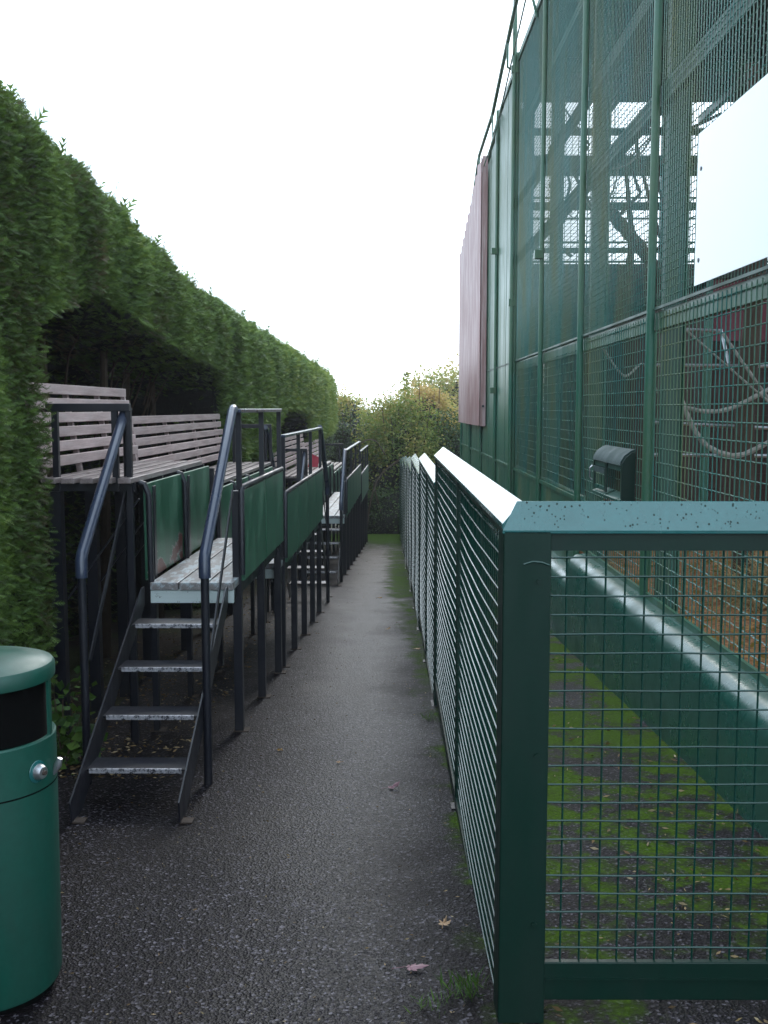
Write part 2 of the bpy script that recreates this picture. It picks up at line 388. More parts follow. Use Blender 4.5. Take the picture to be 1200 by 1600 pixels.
def fence_section(y0, y1, zt, first=False, label='', far=False):
    zg0, zg1 = gz(y0), gz(y1)
    t = thing('fence_section', label, 'fence', (XF+.04, y0, zg0), 'stepped guard fence sections beside the path')
    L = y1-y0
    ym = y0+L*.47
    # cap: sloping folded plate on the top rail
    prof = [(XF, zt-.060), (XF+.062, zt-.001), (XF+.066, zt-.006), (XF+.066, zt-.075), (XF+.052, zt-.075), (XF+.010, zt-.078), (XF, zt-.074)]
    c = MB().prism(prof, y0 + (.0 if first else .02), y1+.03)
    if first:      # mitre the near end
        c.v = [((p[0], p[1]+(p[0]-XF), p[2]) if p[1] < y0+.01 else p) for p in c.v]
    part('top_cap', c, 'cap', t, bevel=.0015)
    part('top_rail', MB().box(XF+.012, XF+.055, y0+.05, y1-.0, zt-.100, zt-.079), 'fence', t)
    zb = zg1+.16 if not first else zg1+.14
    zb = min(zt-1.15, zg1+.20)
    part('bottom_rail', MB().box(XF+.008, XF+.055, y0+.05, y1, zb-.07, zb), 'fence', t)
    for yp in ([ym, y1-.03] if first else [y0+.03, ym, y1-.03]):
        part('post', MB().box(XF+.006, XF+.050, yp-.022, yp+.022, gz(yp)-.02, zt-.08), 'fence', t, bevel=.002)
        part('foot_plate', MB().box(XF-.012, XF+.08, yp-.04, yp+.04, gz(yp)-.004, gz(yp)+.008), 'navy', t)
    for a, b in ((y0+.05, ym-.02), (ym+.02, y1-.05)):
        w_ = MB(); wires(w_, 'y', XF+.024, a, b, zb, zt-.088, .010, .0030)
        part('wire_mesh', w_, 'wire', t, smooth=True, normals=False)
    return t
secs = [(2.82, 6.95, 1.341), (6.99, 10.42, 1.15), (10.46, 13.9, .99), (13.94, 17.3, .80), (17.34, 20.8, .65), (20.84, 24.2, .47), (24.24, 27.2, .28)]
flab = ['nearest side fence section with bright white-lit sloping cap, meeting the big corner post',
        'second fence section along the path, one step lower, pale cap just beyond the nearest one',
        'third fence section along the path, two caps beyond the near white-lit one',
        'fourth fence section along the path, green wire mesh with short cap, mid distance',
        'fifth fence section along the path, greyish cap two before the mossy path end',
        'sixth fence section along the path, last one but one before the bushes',
        'farthest fence section, lowest cap, ending against the dark bushes']
for i, (a, b, z) in enumerate(secs):
    fs = fence_section(a, b, z, i == 0, flab[i])
# pale reflective strip on the post between the first two sections is a bright green board
YF = 2.82
t = thing('fence_section', 'green front fence section facing the camera, teal cap with water drops and square wire mesh', 'fence', (.9, YF, gz(YF)))
XR = 1.60
part('corner_post', MB().box(XF+.004, XF+.138, YF+.0, YF+.13, gz(YF)-.03, 1.262), 'fence', t, bevel=.004)
cp = MB(); zt = 1.341
cp.prism([(YF, zt-.078), (YF+.045, zt), (YF+.062, zt-.004), (YF+.062, zt-.085), (YF+.010, zt-.088), (YF, zt-.087)], XF, XR, 'x')
cp.v = [((p[0]+(p[1]-YF), p[1], p[2]) if p[0] < XF+.01 else p) for p in cp.v]
part('top_cap', cp, 'cap', t, bevel=.0015)
part('top_rail', MB().box(XF+.138, XR, YF+.012, YF+.055, 1.205, 1.252), 'fence', t)
part('bottom_rail', MB().box(XF+.120, XR, YF+.006, YF+.028, -.115, .0), 'fence', t, bevel=.003)
part('rail_lip', MB().box(XF+.141, XR, YF+.000, YF+.0055, -.052, -.046), 'fence', t)
w_ = MB(); wires(w_, 'x', YF+.022, XF+.13, XR, -.01, 1.215, .0, .0030)
part('wire_mesh', w_, 'wire', t, smooth=True, normals=False)
for zz in (1.12, .62, .12):
    part('bolt', MB().tube([(XF+.105, YF-.001, zz), (XF+.105, YF-.006, zz)], .008, 6), 'fence', t)
part('weld_bead', MB().tube([(XF+.06, YF-.001, 1.168), (XF+.085, YF-.002, 1.176), (XF+.11, YF-.002, 1.174), (XF+.132, YF-.001, 1.166)], .0035, 6), 'wire', t, smooth=True)
for a in range(0):
    part('bolt', MB().lathe([(0, 0), (.006, 0), (.006, .004), (0, .004)], (XF+.06+.0*a, YF-.002, .9-.5*a), 8), 'fence', t)
# droplets on the front cap
dm = MB()
for k in range(170):
    x = random.uniform(XF+.06, XR-.1); u = random.uniform(.08, .95); r = random.choice([.0012, .0018, .0022, .003])
    y = YF+.045*u; z = zt-.078+.078*u
    o = len(dm.v); nrm = Vector((0, -.866, .5)); a = Vector((1, 0, 0)); b = nrm.cross(a)
    for q in range(6): tt = 2*PI*q/6; dm.v.append(tuple(Vector((x, y, z))+nrm*.0004+(a*math.cos(tt)+b*math.sin(tt)*1.2)*r))
    dm.v.append(tuple(Vector((x, y, z))+nrm*r*.6)); dm.f += [(o+q, o+(q+1) % 6, o+6) for q in range(6)]
part('water_drops', dm, 'fence', t, kind='stuff', smooth=True)

haze()
# ------------------------------------------------------------------ low painted wall at the foot of the cage
def kerb_wall(y0, y1, zt, label):
    prof = [(1.66, gz(y1)-.1), (1.66, zt-.12), (1.672, zt-.085), (1.70, zt-.04), (1.74, zt-.012), (1.80, zt), (1.86, zt), (1.86, gz(y1)-.1)]
    m = MB(); n = len(prof); seg = max(2, int((y1-y0)/.4))
    for j in range(seg+1):
        y = y0+(y1-y0)*j/seg
        for (a, b) in prof: m.v.append((a+.006*noise.noise(Vector((y, b*3, 2))), y, b+.006*noise.noise(Vector((y*1.3, a*5, 7)))))
    for j in range(seg):
        for k in range(n): k2 = (k+1) % n; m.f.append((j*n+k, j*n+k2, (j+1)*n+k2, (j+1)*n+k))
    m.f.append(tuple(range(n))); m.f.append(tuple(seg*n+k for k in range(n))[::-1])
    o = part('low_wall', m, 'kerb', smooth=True); return tag(o, label, 'wall', 'low painted walls under the cage')
kerb_wall(1.6, 9.35, .27, 'nearest low green painted wall with rounded white-lit top, behind the front wire mesh')
kerb_wall(9.37, 14.7, .02, 'second low green wall, one step lower, beyond the end of the near one')
kerb_wall(14.72, 26, -.35, 'farthest low green wall at the foot of the solid cage cladding')

# ------------------------------------------------------------------ the big animal cage
XC = 1.85; ZT = 6.5
cage = thing('animal_cage', 'tall mossy green wire mesh cage with posts, beams and ropes inside, right of the path', 'cage', (XC, 7.18, gz(7.18)))
posts = [2.0, 4.6, 7.18, 9.78, 12.3, 14.85, 17.4, 20.0, 22.6, 25.2]
def ztop(y): return ZT if y < 17 else ZT-.16*(y-17)
for y in posts:
    part('post', MB().tube([(XC-.03, y, gz(y)), (XC-.03, y, ztop(y)+.03)], .030, 10), 'cage', cage, smooth=True)
    part('column', MB().box(1.92, 2.055, y+.03, y+.10, gz(y), ztop(y)-.08), 'column', cage, bevel=.004)
    part('column_flange', MB().box(2.057, 2.067, y+.0, y+.13, gz(y), ztop(y)-.08), 'cage', cage)
def woven(mb, y0, y1, z0, z1, sv, sh, rv, rh, amp):
    nv = int((y1-y0)/sv); ysn = [y0+(i+.5)*(y1-y0)/nv for i in range(nv)]
    for i, y in enumerate(ysn): mb.tube([(XC-.004, y, z0), (XC-.004, y, z1)], rv, 4, False)
    z = z0+sh*.5; j = 0
    while z < z1:
        if amp: mb.tube([(XC+.002+amp*(1 if (i+j) % 2 else -1), y, z) for i, y in enumerate(ysn)], rh, 4, False)
        else: mb.tube([(XC+.004, y0, z), (XC+.004, y1, z)], rh, 4, False)
        z += sh; j += 1
for i in range(len(posts)-1):
    y0, y1 = posts[i]+.035, posts[i+1]-.035
    zt_ = ztop(posts[i+1])
    zl = .30 if posts[i] < 9 else .74
    part('beam', MB().box(XC+.012, XC+.06, y0, y1, 2.14, 2.26), 'cage', cage)
    part('angle_rail', MB().box(XC-.020, XC-.008, y0, y1, 2.268, 2.286), 'column', cage)
    part('angle_rail', MB().box(XC-.030, XC-.008, y0, y1, zl-.03, zl+.01), 'cage', cage)
    if zl > .5:
        part('beam', MB().box(XC+.012, XC+.06, y0, y1, zl-.10, zl+.02), 'cage', cage)
        part('lower_panel', MB().box(XC-.006, XC+.008, y0, y1, gz(y1)-.1, zl-.032), 'cage', cage)
    part('beam', MB().box(XC+.012, XC+.07, y0, y1, 3.64, 3.78), 'column', cage)
    part('beam', MB().box(XC+.012, XC+.07, y0, y1, 4.44, 4.56) if i % 2 == 0 or i > 2 else MB().box(XC+.012, XC+.07, y0, y1, 4.38, 4.60), 'column', cage)
    if zt_ > 5.4: part('beam', MB().box(XC+.012, XC+.07, y0, y1, 5.42, 5.52), 'cage', cage)
    part('top_beam', MB().bar((XC, y0-.03, ztop(posts[i])-.04), (XC, y1+.03, zt_-.04), .06, .08), 'cage', cage)
    if posts[i+1] <= 15:
        m = MB(); woven(m, y0, y1, zl, 2.24, .075, .098, .0038, .0042, .004 if posts[i] < 12 else 0)
        part('lower_mesh', m, 'cagewire', cage, normals=False, smooth=True)
        m = MB(); woven(m, y0, y1, 2.26, zt_-.08, .052, .052, .0032, .0042, .004 if posts[i] < 9 else 0)
        part('upper_mesh', m, 'cagewire', cage, normals=False, smooth=True)
    else:
        # clad in boards low down, mesh above
        y = y0; k = 0
        while y < y1-.05:
            e = min(y+.62, y1); part('cladding_board', MB().box(XC-.008+.004*(k % 2), XC+.02, y+.004, e-.004, gz(y1)-.1, ztop(e)-.1), 'cage', cage); y = e; k += 1
# slender outer pipe full height (drain pipe like) at two posts
for y, r in ((14.85, .032),):
    part('pipe', MB().tube([(XC-.075, y-.02, gz(y)), (XC-.075, y-.02, 7.3 if y > 14 else 6.6)], r, 10), 'cage', cage, smooth=True)
for y, z in ((14.85, 6.3), (14.85, 3.1), (17.4, 4.2), (17.4, 1.9), (12.3, 3.4)):
    part('clamp', MB().box(XC-.12, XC-.02, y-.05, y+.03, z-.05, z+.05), 'cage', cage, bevel=.004)
# outward leaning overhang rail on top
ov = [(1.70, 11.0, 7.35), (1.70, 13.0, 7.15), (1.70, 15.05, 6.75), (1.70, 17.1, 6.33), (1.70, 19.5, 6.25), (1.72, 21.5, 5.6)]
part('overhang_rail', MB().tube(ov, .030, 8), 'cage', cage, smooth=True)
for p in ov:
    part('overhang_bracket', MB().tube([(XC-.02, p[1]+.05, ztop(p[1])-.15), (p[0], p[1], p[2]-.35), p], .018, 8), 'cage', cage, smooth=True)
part('overhang_wire', MB().tube([(p[0]+.05, p[1], p[2]-.3) for p in ov], .012, 6), 'cage', cage, smooth=True)
# roof of dark sheets over steel, far frame, inner walls
y = 2.0; k = 0
while y < 16.9:
    part('roof_sheet', MB().box(XC+.05, 7.2, y+.01, y+1.05, 6.46+.004*(k % 2), 6.49+.004*(k % 2)), 'roof', cage); y += 1.07; k += 1
for y in posts[:6]: part('roof_beam', MB().box(XC+.05, 7.2, y+.03, y+.11, 6.28, 6.44), 'cage', cage)
for x in (3.4, 5.0): part('roof_beam', MB().box(x, x+.08, 2, 17, 6.16, 6.27), 'cage', cage)
FY = 17.0
for z0, z1 in ((5.98, 6.08), (5.34, 5.655), (4.985, 5.005), (4.80, 4.92), (4.655, 4.675), (4.275, 4.30), (4.12, 4.20), (3.97, 3.993)):
    part('far_beam', MB().box(2.12, 7.2, FY, FY+.08, z0, z1), 'cage', cage)
for x in (2.12, 4.45, 5.6, 7.1): part('far_column', MB().box(x, x+.12, FY+.081, FY+.16, gz(FY), 6.4), 'cage', cage)
for k in range(22):
    x0 = 2.12+k*.232; part('far_wall_board', MB().box(x0, x0+.226, FY+.01+.006*(k % 2), FY+.05+.006*(k % 2), gz(FY)-.1, 3.94), 'shed', cage)
for k in range(15):
    y0 = 2.0+k*1.0; part('side_wall_board', MB().box(7.1, 7.14, y0, y0+.985, -.9, 3.3), 'shed', cage)
for y in posts[:6]: part('side_column', MB().box(7.14, 7.24, y, y+.1, gz(y), 6.4), 'cage', cage)
m = MB()
for k in range(60): y = 2+k*.25; m.tube([(7.18, y, 3.3), (7.18, y, 6.4)], .004, 4, False)
for k in range(12): z = 3.4+k*.25; m.tube([(7.18, 2, z), (7.18, 17, z)], .004, 4, False)
part('side_mesh', m, 'cagewire', cage, normals=False)
m = MB()
for k in range(96): x = 2.15+k*.052; m.tube([(x, FY+.02, 3.94), (x, FY+.02, 6.4)], .0028, 4, False)
for k in range(47): z = 3.96+k*.052; m.tube([(2.12, FY+.02, z), (7.2, FY+.02, z)], .0028, 4, False)
part('far_mesh', m, 'cagewire', cage, normals=False)
# back part of the cage, clad
part('back_cladding', MB().box(XC+.03, 2.0, 25.2, 25.25, gz(25), 5.0), 'cage', cage)
for k in range(12):
    y0 = 17.2+k*.67; part('inner_board', MB().box(1.98, 2.01, y0, y0+.66, gz(y0)-.1, ztop(y0)-.2 if k != 2 else 4.0), 'roof', cage)

o = MB()
prof = []
n = 46; ya, yb = 19.1, 24.3
for k in range(n+1):
    prof.append((1.70+.04*math.sin(k*PI/2.0), ya+(yb-ya)*k/n))
for x, y in prof: o.v.append((x, y, 1.28))
def ctop(y): return 6.12-(y-ya)/(yb-ya)*1.07
for x, y in prof: o.v.append((x, y, ctop(y)))
for k in range(n): o.f.append((k, k+1, n+2+k, n+1+k))
for x, y in prof: o.v.append((x+.012, y, 1.28))
for x, y in prof: o.v.append((x+.012, y, ctop(y)))
b = 2*(n+1)
for k in range(n):
    o.f.append((b+k+1, b+k, b+n+1+k, b+n+2+k)); o.f.append((k, b+k, b+k+1, k+1)); o.f.append((n+1+k, n+2+k, b+n+2+k, b+n+1+k))
o.f.append((0, n+1, b+n+1, b)); o.f.append((n, b+n, b+2*n+1, 2*n+1))
cs = thing('corrugated_sheet', 'tall maroon corrugated sheet, colour paled for glare, with slanted top fixed to the far cage wall', 'metal sheet', (1.75, 19.1, 1.28))
part('sheet', o, 'corr', cs, smooth=True)
part('end_batten', MB().box(1.725, 1.82, 19.06, 19.095, 1.27, 6.14), 'corr', cs)
for z in (1.9, 3.6, 5.2): part('rail', MB().box(1.735, 1.79, 19.1, 24.3, z, z+.05), 'cage', cs)
part('bolt', MB().box(1.75, 1.79, 19.03, 19.058, 1.62, 1.66), 'navy', cs)

ws = thing('white_sheet', 'large white plastic sheet screwed to the upper cage mesh at the right edge', 'plastic sheet', (XC-.03, 4.6, 2.33))
part('panel', MB().box(XC-.034, XC-.028, 2.3, 6.17, 2.32, 3.19), 'sheet', ws)
for y, z in ((6.10, 2.98), (6.10, 2.46), (4.9, 3.1), (4.9, 2.4), (3.6, 3.1), (3.6, 2.4)):
    part('screw', MB().tube([(XC-.034, y, z), (XC-.038, y, z)], .013, 8), 'navy', ws)

# feeding hatch box on the cage
fb = thing('feeding_hatch', 'green metal feeding hatch with curved canopy fixed on the lower cage mesh', 'hatch box', (1.76, 8.3, .9))
cv = [(1.84, 1.295), (1.79, 1.285), (1.71, 1.25), (1.665, 1.205), (1.655, 1.175), (1.668, 1.175), (1.68, 1.198), (1.72, 1.238), (1.79, 1.272), (1.84, 1.282)]
part('canopy', MB().prism(cv, 7.62, 8.62), 'hatch', fb, smooth=True)
part('end_plate', MB().prism([(1.84, 1.28), (1.79, 1.27), (1.72, 1.236), (1.675, 1.19), (1.67, .93), (1.70, .90), (1.84, .90)], 7.59, 7.617), 'fence', fb)
part('end_plate', MB().prism([(1.84, 1.28), (1.79, 1.27), (1.72, 1.236), (1.675, 1.19), (1.67, 1.12), (1.84, 1.06)], 8.622, 8.64), 'fence', fb)
part('head_rail', MB().box(1.69, 1.70, 7.62, 8.62, 1.13, 1.17), 'kerb', fb)
part('sill', MB().prism([(1.655, .90), (1.655, .915), (1.80, .95), (1.80, .94), (1.70, .90)], 7.62, 8.62), 'kerb', fb)
part('slide_frame', MB().box(1.665, 1.68, 8.10, 8.17, .94, 1.17), 'fence', fb)
part('slide_frame', MB().box(1.665, 1.68, 8.55, 8.61, .94, 1.10), 'fence', fb)
part('slide_rail', MB().box(1.664, 1.683, 8.17, 8.61, 1.08, 1.125), 'hatch', fb)
part('slide_rail', MB().box(1.664, 1.683, 8.171, 8.55, .945, .975), 'kerb', fb)
part('handle', MB().tube([(1.665, 8.66, 1.0), (1.63, 8.66, 1.02), (1.63, 8.66, 1.10), (1.665, 8.66, 1.12)], .008, 6), 'steel', fb, smooth=True)

for ch in [o_ for o_ in C.objects if o_.parent == fb]:
    off = wloc(ch).x
    for v in ch.data.vertices: v.co.x = (1.84-(1.84-(off+v.co.x))*.6)-off
# ---- inside the cage
part('cage_floor', MB().box(XC+.02, 7.05, 2.0, 16.95, -.95, .12), 'litter', kind='structure')
shed = thing('animal_shed', 'dark brown boarded shed with maroon top board inside the cage', 'shed', (5, 11, .1))
for k in range(14):
    z0 = .13+k*.155; part('board', MB().box(3.45, 7.0, 11.0+.006*(k % 2), 11.03+.006*(k % 2), z0, z0+.149), 'shed', shed)
part('top_board', MB().box(3.4, 7.02, 10.97, 11.04, 2.31, 2.95), 'maroon', shed)
part('side_wall', MB().box(3.42, 3.445, 11.0, 14.5, .13, 2.9), 'shed', shed)
part('roof', MB().box(3.35, 7.04, 10.9, 14.6, 2.96, 3.02), 'roof', shed)
part('post', MB().box(3.36, 3.42, 10.93, 10.99, .13, 2.95), 'cage', shed)
part('post', MB().box(5.2, 5.28, 10.90, 10.965, .13, 2.95), 'cage', shed)
def rope(name, pts, r, label, m='rope'):
    # smooth the control points
    P_ = [Vector(p) for p in pts]; out = []
    for i in range(len(P_)-1):
        p0, p1, p2, p3 = P_[max(i-1, 0)], P_[i], P_[i+1], P_[min(i+2, len(P_)-1)]
        for k in range(6):
            t_ = k/6; out.append(.5*((2*p1)+(p2-p0)*t_+(2*p0-5*p1+4*p2-p3)*t_*t_+(3*p1-p0-3*p2+p3)*t_**3))
    out.append(P_[-1]); rr = [r*(1+.12*math.sin(i*2.1)) for i in range(len(out))]
    return tag(part(name, MB().tube(out, rr, 7), m, smooth=True), label, 'rope' if m == 'rope' else 'branch')
rope('rope', [(2.20, 8.0, 1.95), (2.284, 8, 1.664), (2.40, 8, 1.42), (2.519, 8, 1.292), (2.721, 8, 1.232), (2.90, 8, 1.30), (3.05, 8, 1.42), (3.3, 8, 1.9)], .021, 'thick pale rope hanging in a deep U at the right side of the cage')
rope('rope', [(2.22, 8.2, 1.72), (2.40, 8.2, 1.60), (2.66, 8.2, 1.58), (2.9, 8.2, 1.68), (3.15, 8.2, 1.84), (3.3, 8.2, 2.1)], .018, 'thinner pale rope in a shallow sag just above the deep U rope')
rope('rope', [(2.25, 7.8, 2.18), (2.55, 7.8, 1.93), (2.80, 7.8, 1.72), (3.2, 7.8, 1.40)], .009, 'thin straight cord running down to the right across the rope loops')
rope('rope', [(2.72, 8.4, 2.2), (2.9, 8.4, 1.95), (3.2, 8.4, 1.55)], .014, 'short slanting rope by the pale pipe bracket inside the cage')
rope('rope', [(1.95, 9.4, 2.15), (2.2, 9.6, 1.9), (2.45, 9.9, 2.02), (2.62, 10.0, 1.75)], .012, 'twisted rope with a knot behind the middle cage post')
rope('branch', [(2.45, 12, 3.95), (2.65, 12, 3.72), (2.85, 12, 3.50), (3.15, 12.1, 3.15)], .075, 'rough brown log slanting down under the cage roof opening', 'bark')
rope('branch', [(3.0, 12.5, 5.1), (2.95, 12.5, 4.7), (3.05, 12.4, 4.2), (3.2, 12.3, 3.6)], .022, 'thin crooked branch hanging against the bright roof opening', 'bark')
rope('rope', [(2.5, 13, 5.0), (2.75, 13, 4.55), (3.1, 13, 4.7), (3.35, 13, 5.1)], .013, 'dark rope loop against the bright roof opening', 'rope')
rope('rope', [(2.45, 13.4, 4.45), (2.6, 13.4, 4.15), (2.85, 13.4, 4.3), (2.95, 13.4, 4.7)], .012, 'small lower rope loop left of the hanging branch', 'rope')
for k_, (a_, b_, c_) in enumerate((((2.5, 14, 6.0), (2.9, 14, 5.6), (3.4, 14, 6.2)), ((3.9, 14, 5.2), (3.6, 14, 4.7), (3.75, 14, 4.1)), ((2.3, 15, 5.3), (2.6, 15, 4.8), (2.4, 15, 4.2)), ((3.3, 13, 5.4), (3.55, 13, 5.0), (4.1, 13, 5.2)))):
    rope('branch', [a_, b_, c_], .02, ['thin forked twig high under the cage roof opening', 'crooked twig at the right of the roof opening', 'dark twig at the left of the roof opening', 'bent twig crossing the middle of the roof opening'][k_], 'bark')
TW = [((2.6, 6.0), (3.0, 5.5), (2.8, 5.1), (3.1, 4.6)), ((4.0, 5.7), (3.6, 5.3), (3.8, 4.8), (3.4, 4.4)), ((4.6, 5.2), (4.2, 4.8), (4.4, 4.3), (4.1, 4.0)), ((2.4, 4.9), (2.7, 4.5), (2.5, 4.1), (2.8, 3.9)), ((5.3, 6.1), (5.0, 5.2), (5.2, 4.6), (4.9, 4.1))]
br_ = thing('dead_tree', 'bare tangled dead tree silhouetted in the bright roof opening of the cage', 'tree', (3.6, 15.6, .12))
part('trunk', MB().tube([(3.6, 15.6, .12), (3.5, 15.6, 2.4), (3.65, 15.6, 4.1), (3.5, 15.6, 5.4)], [.10, .08, .05, .02], 8), 'bark', br_, smooth=True)
for tw in TW:
    part('limb', MB().tube([(a_, 15.6+.1*k_, b_) for k_, (a_, b_) in enumerate(tw)], [.012, .02, .026, .03], 6), 'bark', br_, smooth=True)
    for k_ in range(5):
        a_, b_ = random.choice(tw); part('twig', MB().tube([(a_, 15.7, b_), (a_+random.uniform(-.25, .25), 15.7, b_+random.uniform(-.1, .3)), (a_+random.uniform(-.45, .45), 15.7, b_+random.uniform(-.2, .5))], [.012, .008, .004], 5), 'bark', br_)
tag(part('log', MB().tube([(3.05, 7.5+1.2, .1), (3.02, 8.7, 1.6), (3.10, 8.7, 3.2), (2.98, 8.7, 4.4)], [.09, .08, .07, .05], 10), 'bark', smooth=True), 'upright brown tree trunk inside the cage at left of the white sheet', 'log')
pf = thing('pipe_frame', 'pale grey pipe climbing frame with level bars behind the near cage mesh', 'climbing frame', (2.6, 8.9, .12))
for (x0, z0, x1, z1) in ((2.30, 2.28, 2.85, 2.26), (2.30, 1.97, 3.3, 1.96), (2.3, 1.48, 3.5, 1.42), (2.3, 1.20, 3.3, 1.19)):
    part('bar', MB().tube([(x0, 8.9, z0), (x1, 8.9, z1)], .016, 8), 'steel', pf, smooth=True)
part('upright', MB().tube([(2.86, 8.9, 2.27), (2.86, 8.66, 1.97)], .014, 8), 'steel', pf, smooth=True)
part('upright', MB().tube([(2.30, 8.9, .12), (2.30, 8.9, 2.3)], .02, 8), 'cage', pf, smooth=True)
part('upright', MB().tube([(3.5, 8.9, .12), (3.5, 8.9, 2.3)], .02, 8), 'cage', pf, smooth=True)

# ------------------------------------------------------------------ fast big meshes (foliage and litter)
def big_mesh(name, V, tri_n, mat, parent=None, tint=None, loc=(0, 0, 0), kind='stuff', label=None):
    """V: (ntri*3,3) world vertices, separate triangles"""
    me = bpy.data.meshes.new(name); nv = len(V); V = V-np.array(loc)
    me.vertices.add(nv); me.vertices.foreach_set('co', V.astype(np.float32).ravel())
    me.loops.add(nv); me.loops.foreach_set('vertex_index', np.arange(nv, dtype=np.int32))
    me.polygons.add(nv//3); me.polygons.foreach_set('loop_start', np.arange(0, nv, 3, dtype=np.int32))
    me.update(calc_edges=True)
    a = me.attributes.new('tint', 'FLOAT', 'POINT'); a.data.foreach_set('value', tint.astype(np.float32))
    me.materials.append(M[mat]); o = bpy.data.objects.new(name, me); C.objects.link(o)
    o.parent = parent; o.location = Vector(loc)-wloc(parent)
    if kind: o['kind'] = kind
    if label: o['label'] = label
    return o
def frames(D, roll):
    """orthonormal frames whose first axis is D"""
    D = D/np.linalg.norm(D, axis=1, keepdims=True)
    R = rng.normal(size=D.shape); A = np.cross(D, R); A /= np.linalg.norm(A, axis=1, keepdims=True)
    B = np.cross(D, A); return D, A, B
SPRAY = []      # triangles in (along, across, out) units
SPRAY.append([(0, -.05, 0), (0, .05, 0), (1, 0, .05)])
for k, (a, l) in enumerate(((.12, .42), (.34, .46), (.56, .36), (.76, .22))):
    for s in (-1, 1):
        SPRAY.append([(a-.05, 0, 0), (a+.09, 0, .0), (a+l*.75, s*l*.62, -.06)])
SPRAY = np.array(SPRAY)
LEAF = np.array([[(0, 0, 0), (.5, -.3, .05), (.5, .3, .05)], [(.5, -.3, .05), (1, 0, 0), (.5, .3, .05)]])
def scatter(P, D, size, tmpl, tint):
    n = len(P); Dn, A, B = frames(D, 0); T = tmpl.reshape(-1, 3)
    V = (P[:, None, :] + size[:, None, None]*(T[None, :, 0:1]*Dn[:, None, :]+T[None, :, 1:2]*A[:, None, :]+T[None, :, 2:3]*B[:, None, :])).reshape(-1, 3)
    return V, np.repeat(tint, len(T))

# ------------------------------------------------------------------ hedge
rz = [(5.72, .2), (5.80, 2.10), (6.6, 2.27), (7.0, 2.40), (7.4, 2.37), (7.95, 2.26), (9.0, 2.16), (10, 2.12), (11, 2.05), (11.8, 1.86), (12.1, .2)]
rz2 = [(16.0, .2), (16.4, 1.35), (17.5, 1.62), (20, 1.60), (21.5, 1.45), (22.0, .2)]
rz3 = [(12.1, .2), (12.2, .25), (16, .1), (16.1, .1)]
def rec(y, z):
    """how deep the hollow goes at this place"""
    for tab in (rz, rz2):
        if tab[0][0] < y < tab[-1][0]:
            for (a, za), (b, zb) in zip(tab, tab[1:]):
                if a <= y <= b:
                    zz = za+(zb-za)*(y-a)/(b-a)+.06*noise.noise(Vector((y*3, 0, 5)))
                    d = (zz-z)/.18
                    e = min((y-tab[0][0])/.12, (tab[-1][0]-y)/.2)
                    return max(0, min(1, min(d, e)))
    return 0
def zt_h(y): return float(np.interp(y, [0, 5.2, 6.2, 7.8, 10.1, 15, 24, 29], [3.55, 3.36, 3.24, 3.12, 2.86, 2.70, 2.56, 2.48]))+.05*noise.noise(Vector((y*1.6, 8, 0)))+.02*noise.noise(Vector((y*6, 3, 0)))
def fx(y, z):
    base = -2.01+.0205*(y-5)
    if z < 1.0 and y > 12: base -= .45*min(1, (1.0-z)/.3)      # hedge kept back behind the seats
    fl = max(.3, min(1, 1-(y-8)/14))
    lump = fl*.060*noise.noise(Vector((y*1.3, z*.45, 0)))+.05*noise.noise(Vector((y*3.6, z*1.4, 4)))+.03*noise.noise(Vector((y*9, z*6, 9)))
    rib = fl*.030*math.sin(y*5.6+1.2*noise.noise(Vector((y, 0, 1))))
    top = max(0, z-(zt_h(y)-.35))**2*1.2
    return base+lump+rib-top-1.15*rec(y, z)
hedge = thing('hedge', 'tall clipped conifer hedge with dark hollows behind the wooden seats, left of the path', 'hedge', (-2.6, 12, gz(12)))
core = MB(); ysn = np.arange(-1, 29.0, .12); zsn = np.linspace(-2.1, 1, 40)
nzr = 46
for y in ysn:
    zt2 = zt_h(y)-.05
    for k in range(nzr):
        z = gz(y)-.1+(zt2-gz(y)+.1)*k/(nzr-1); core.v.append((fx(y, z)-.07, y, z))
    for x in (-2.5, -3.2, -3.8): core.v.append((x, y, zt2))
    core.v.append((-3.85, y, gz(y)-.1))
R_ = nzr+4
for j in range(len(ysn)-1):
    for k in range(R_-1): a = j*R_+k; core.f.append((a, a+1, a+R_+1, a+R_))
core.f.append(tuple(range(R_))); core.f.append(tuple((len(ysn)-1)*R_+k for k in range(R_))[::-1])
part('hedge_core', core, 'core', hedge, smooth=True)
P = []; D = []; SZ = []; T = []
def hs(y0, y1, dens, size):
    n = int((y1-y0)*3.9*dens)
    for _ in range(n):
        y = random.uniform(y0, y1); z = random.uniform(gz(y), zt_h(y)+.02)
        r = rec(y, z)
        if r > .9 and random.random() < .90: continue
        x = fx(y, z)+random.uniform(-.06, .05)
        P.append((x, y, z)); up = random.uniform(-.9, .9)
        D.append((1.0+random.uniform(-.3, .3), random.uniform(-.9, .9), up))
        SZ.append(size*random.uniform(.6, 1.35)); cl = .5+.45*noise.noise(Vector((y*2.2, z*1.6, 3)))+.4*noise.noise(Vector((y*7, z*5, 3)))
        T.append(min(1, max(0, .65*random.random()**1.2+.45*cl-.25*r+min(.3, max(0, y-10)*.022)+(.6 if y > 25.0 else 0)-(.06 if y < 9 else 0))))  # extra yellow at the far end paints sunlight into the tint
hs(4.4, 7.5, 6200, .050); hs(7.5, 12.2, 3000, .066); hs(12.2, 18, 1300, .098); hs(18, 29, 700, .125)
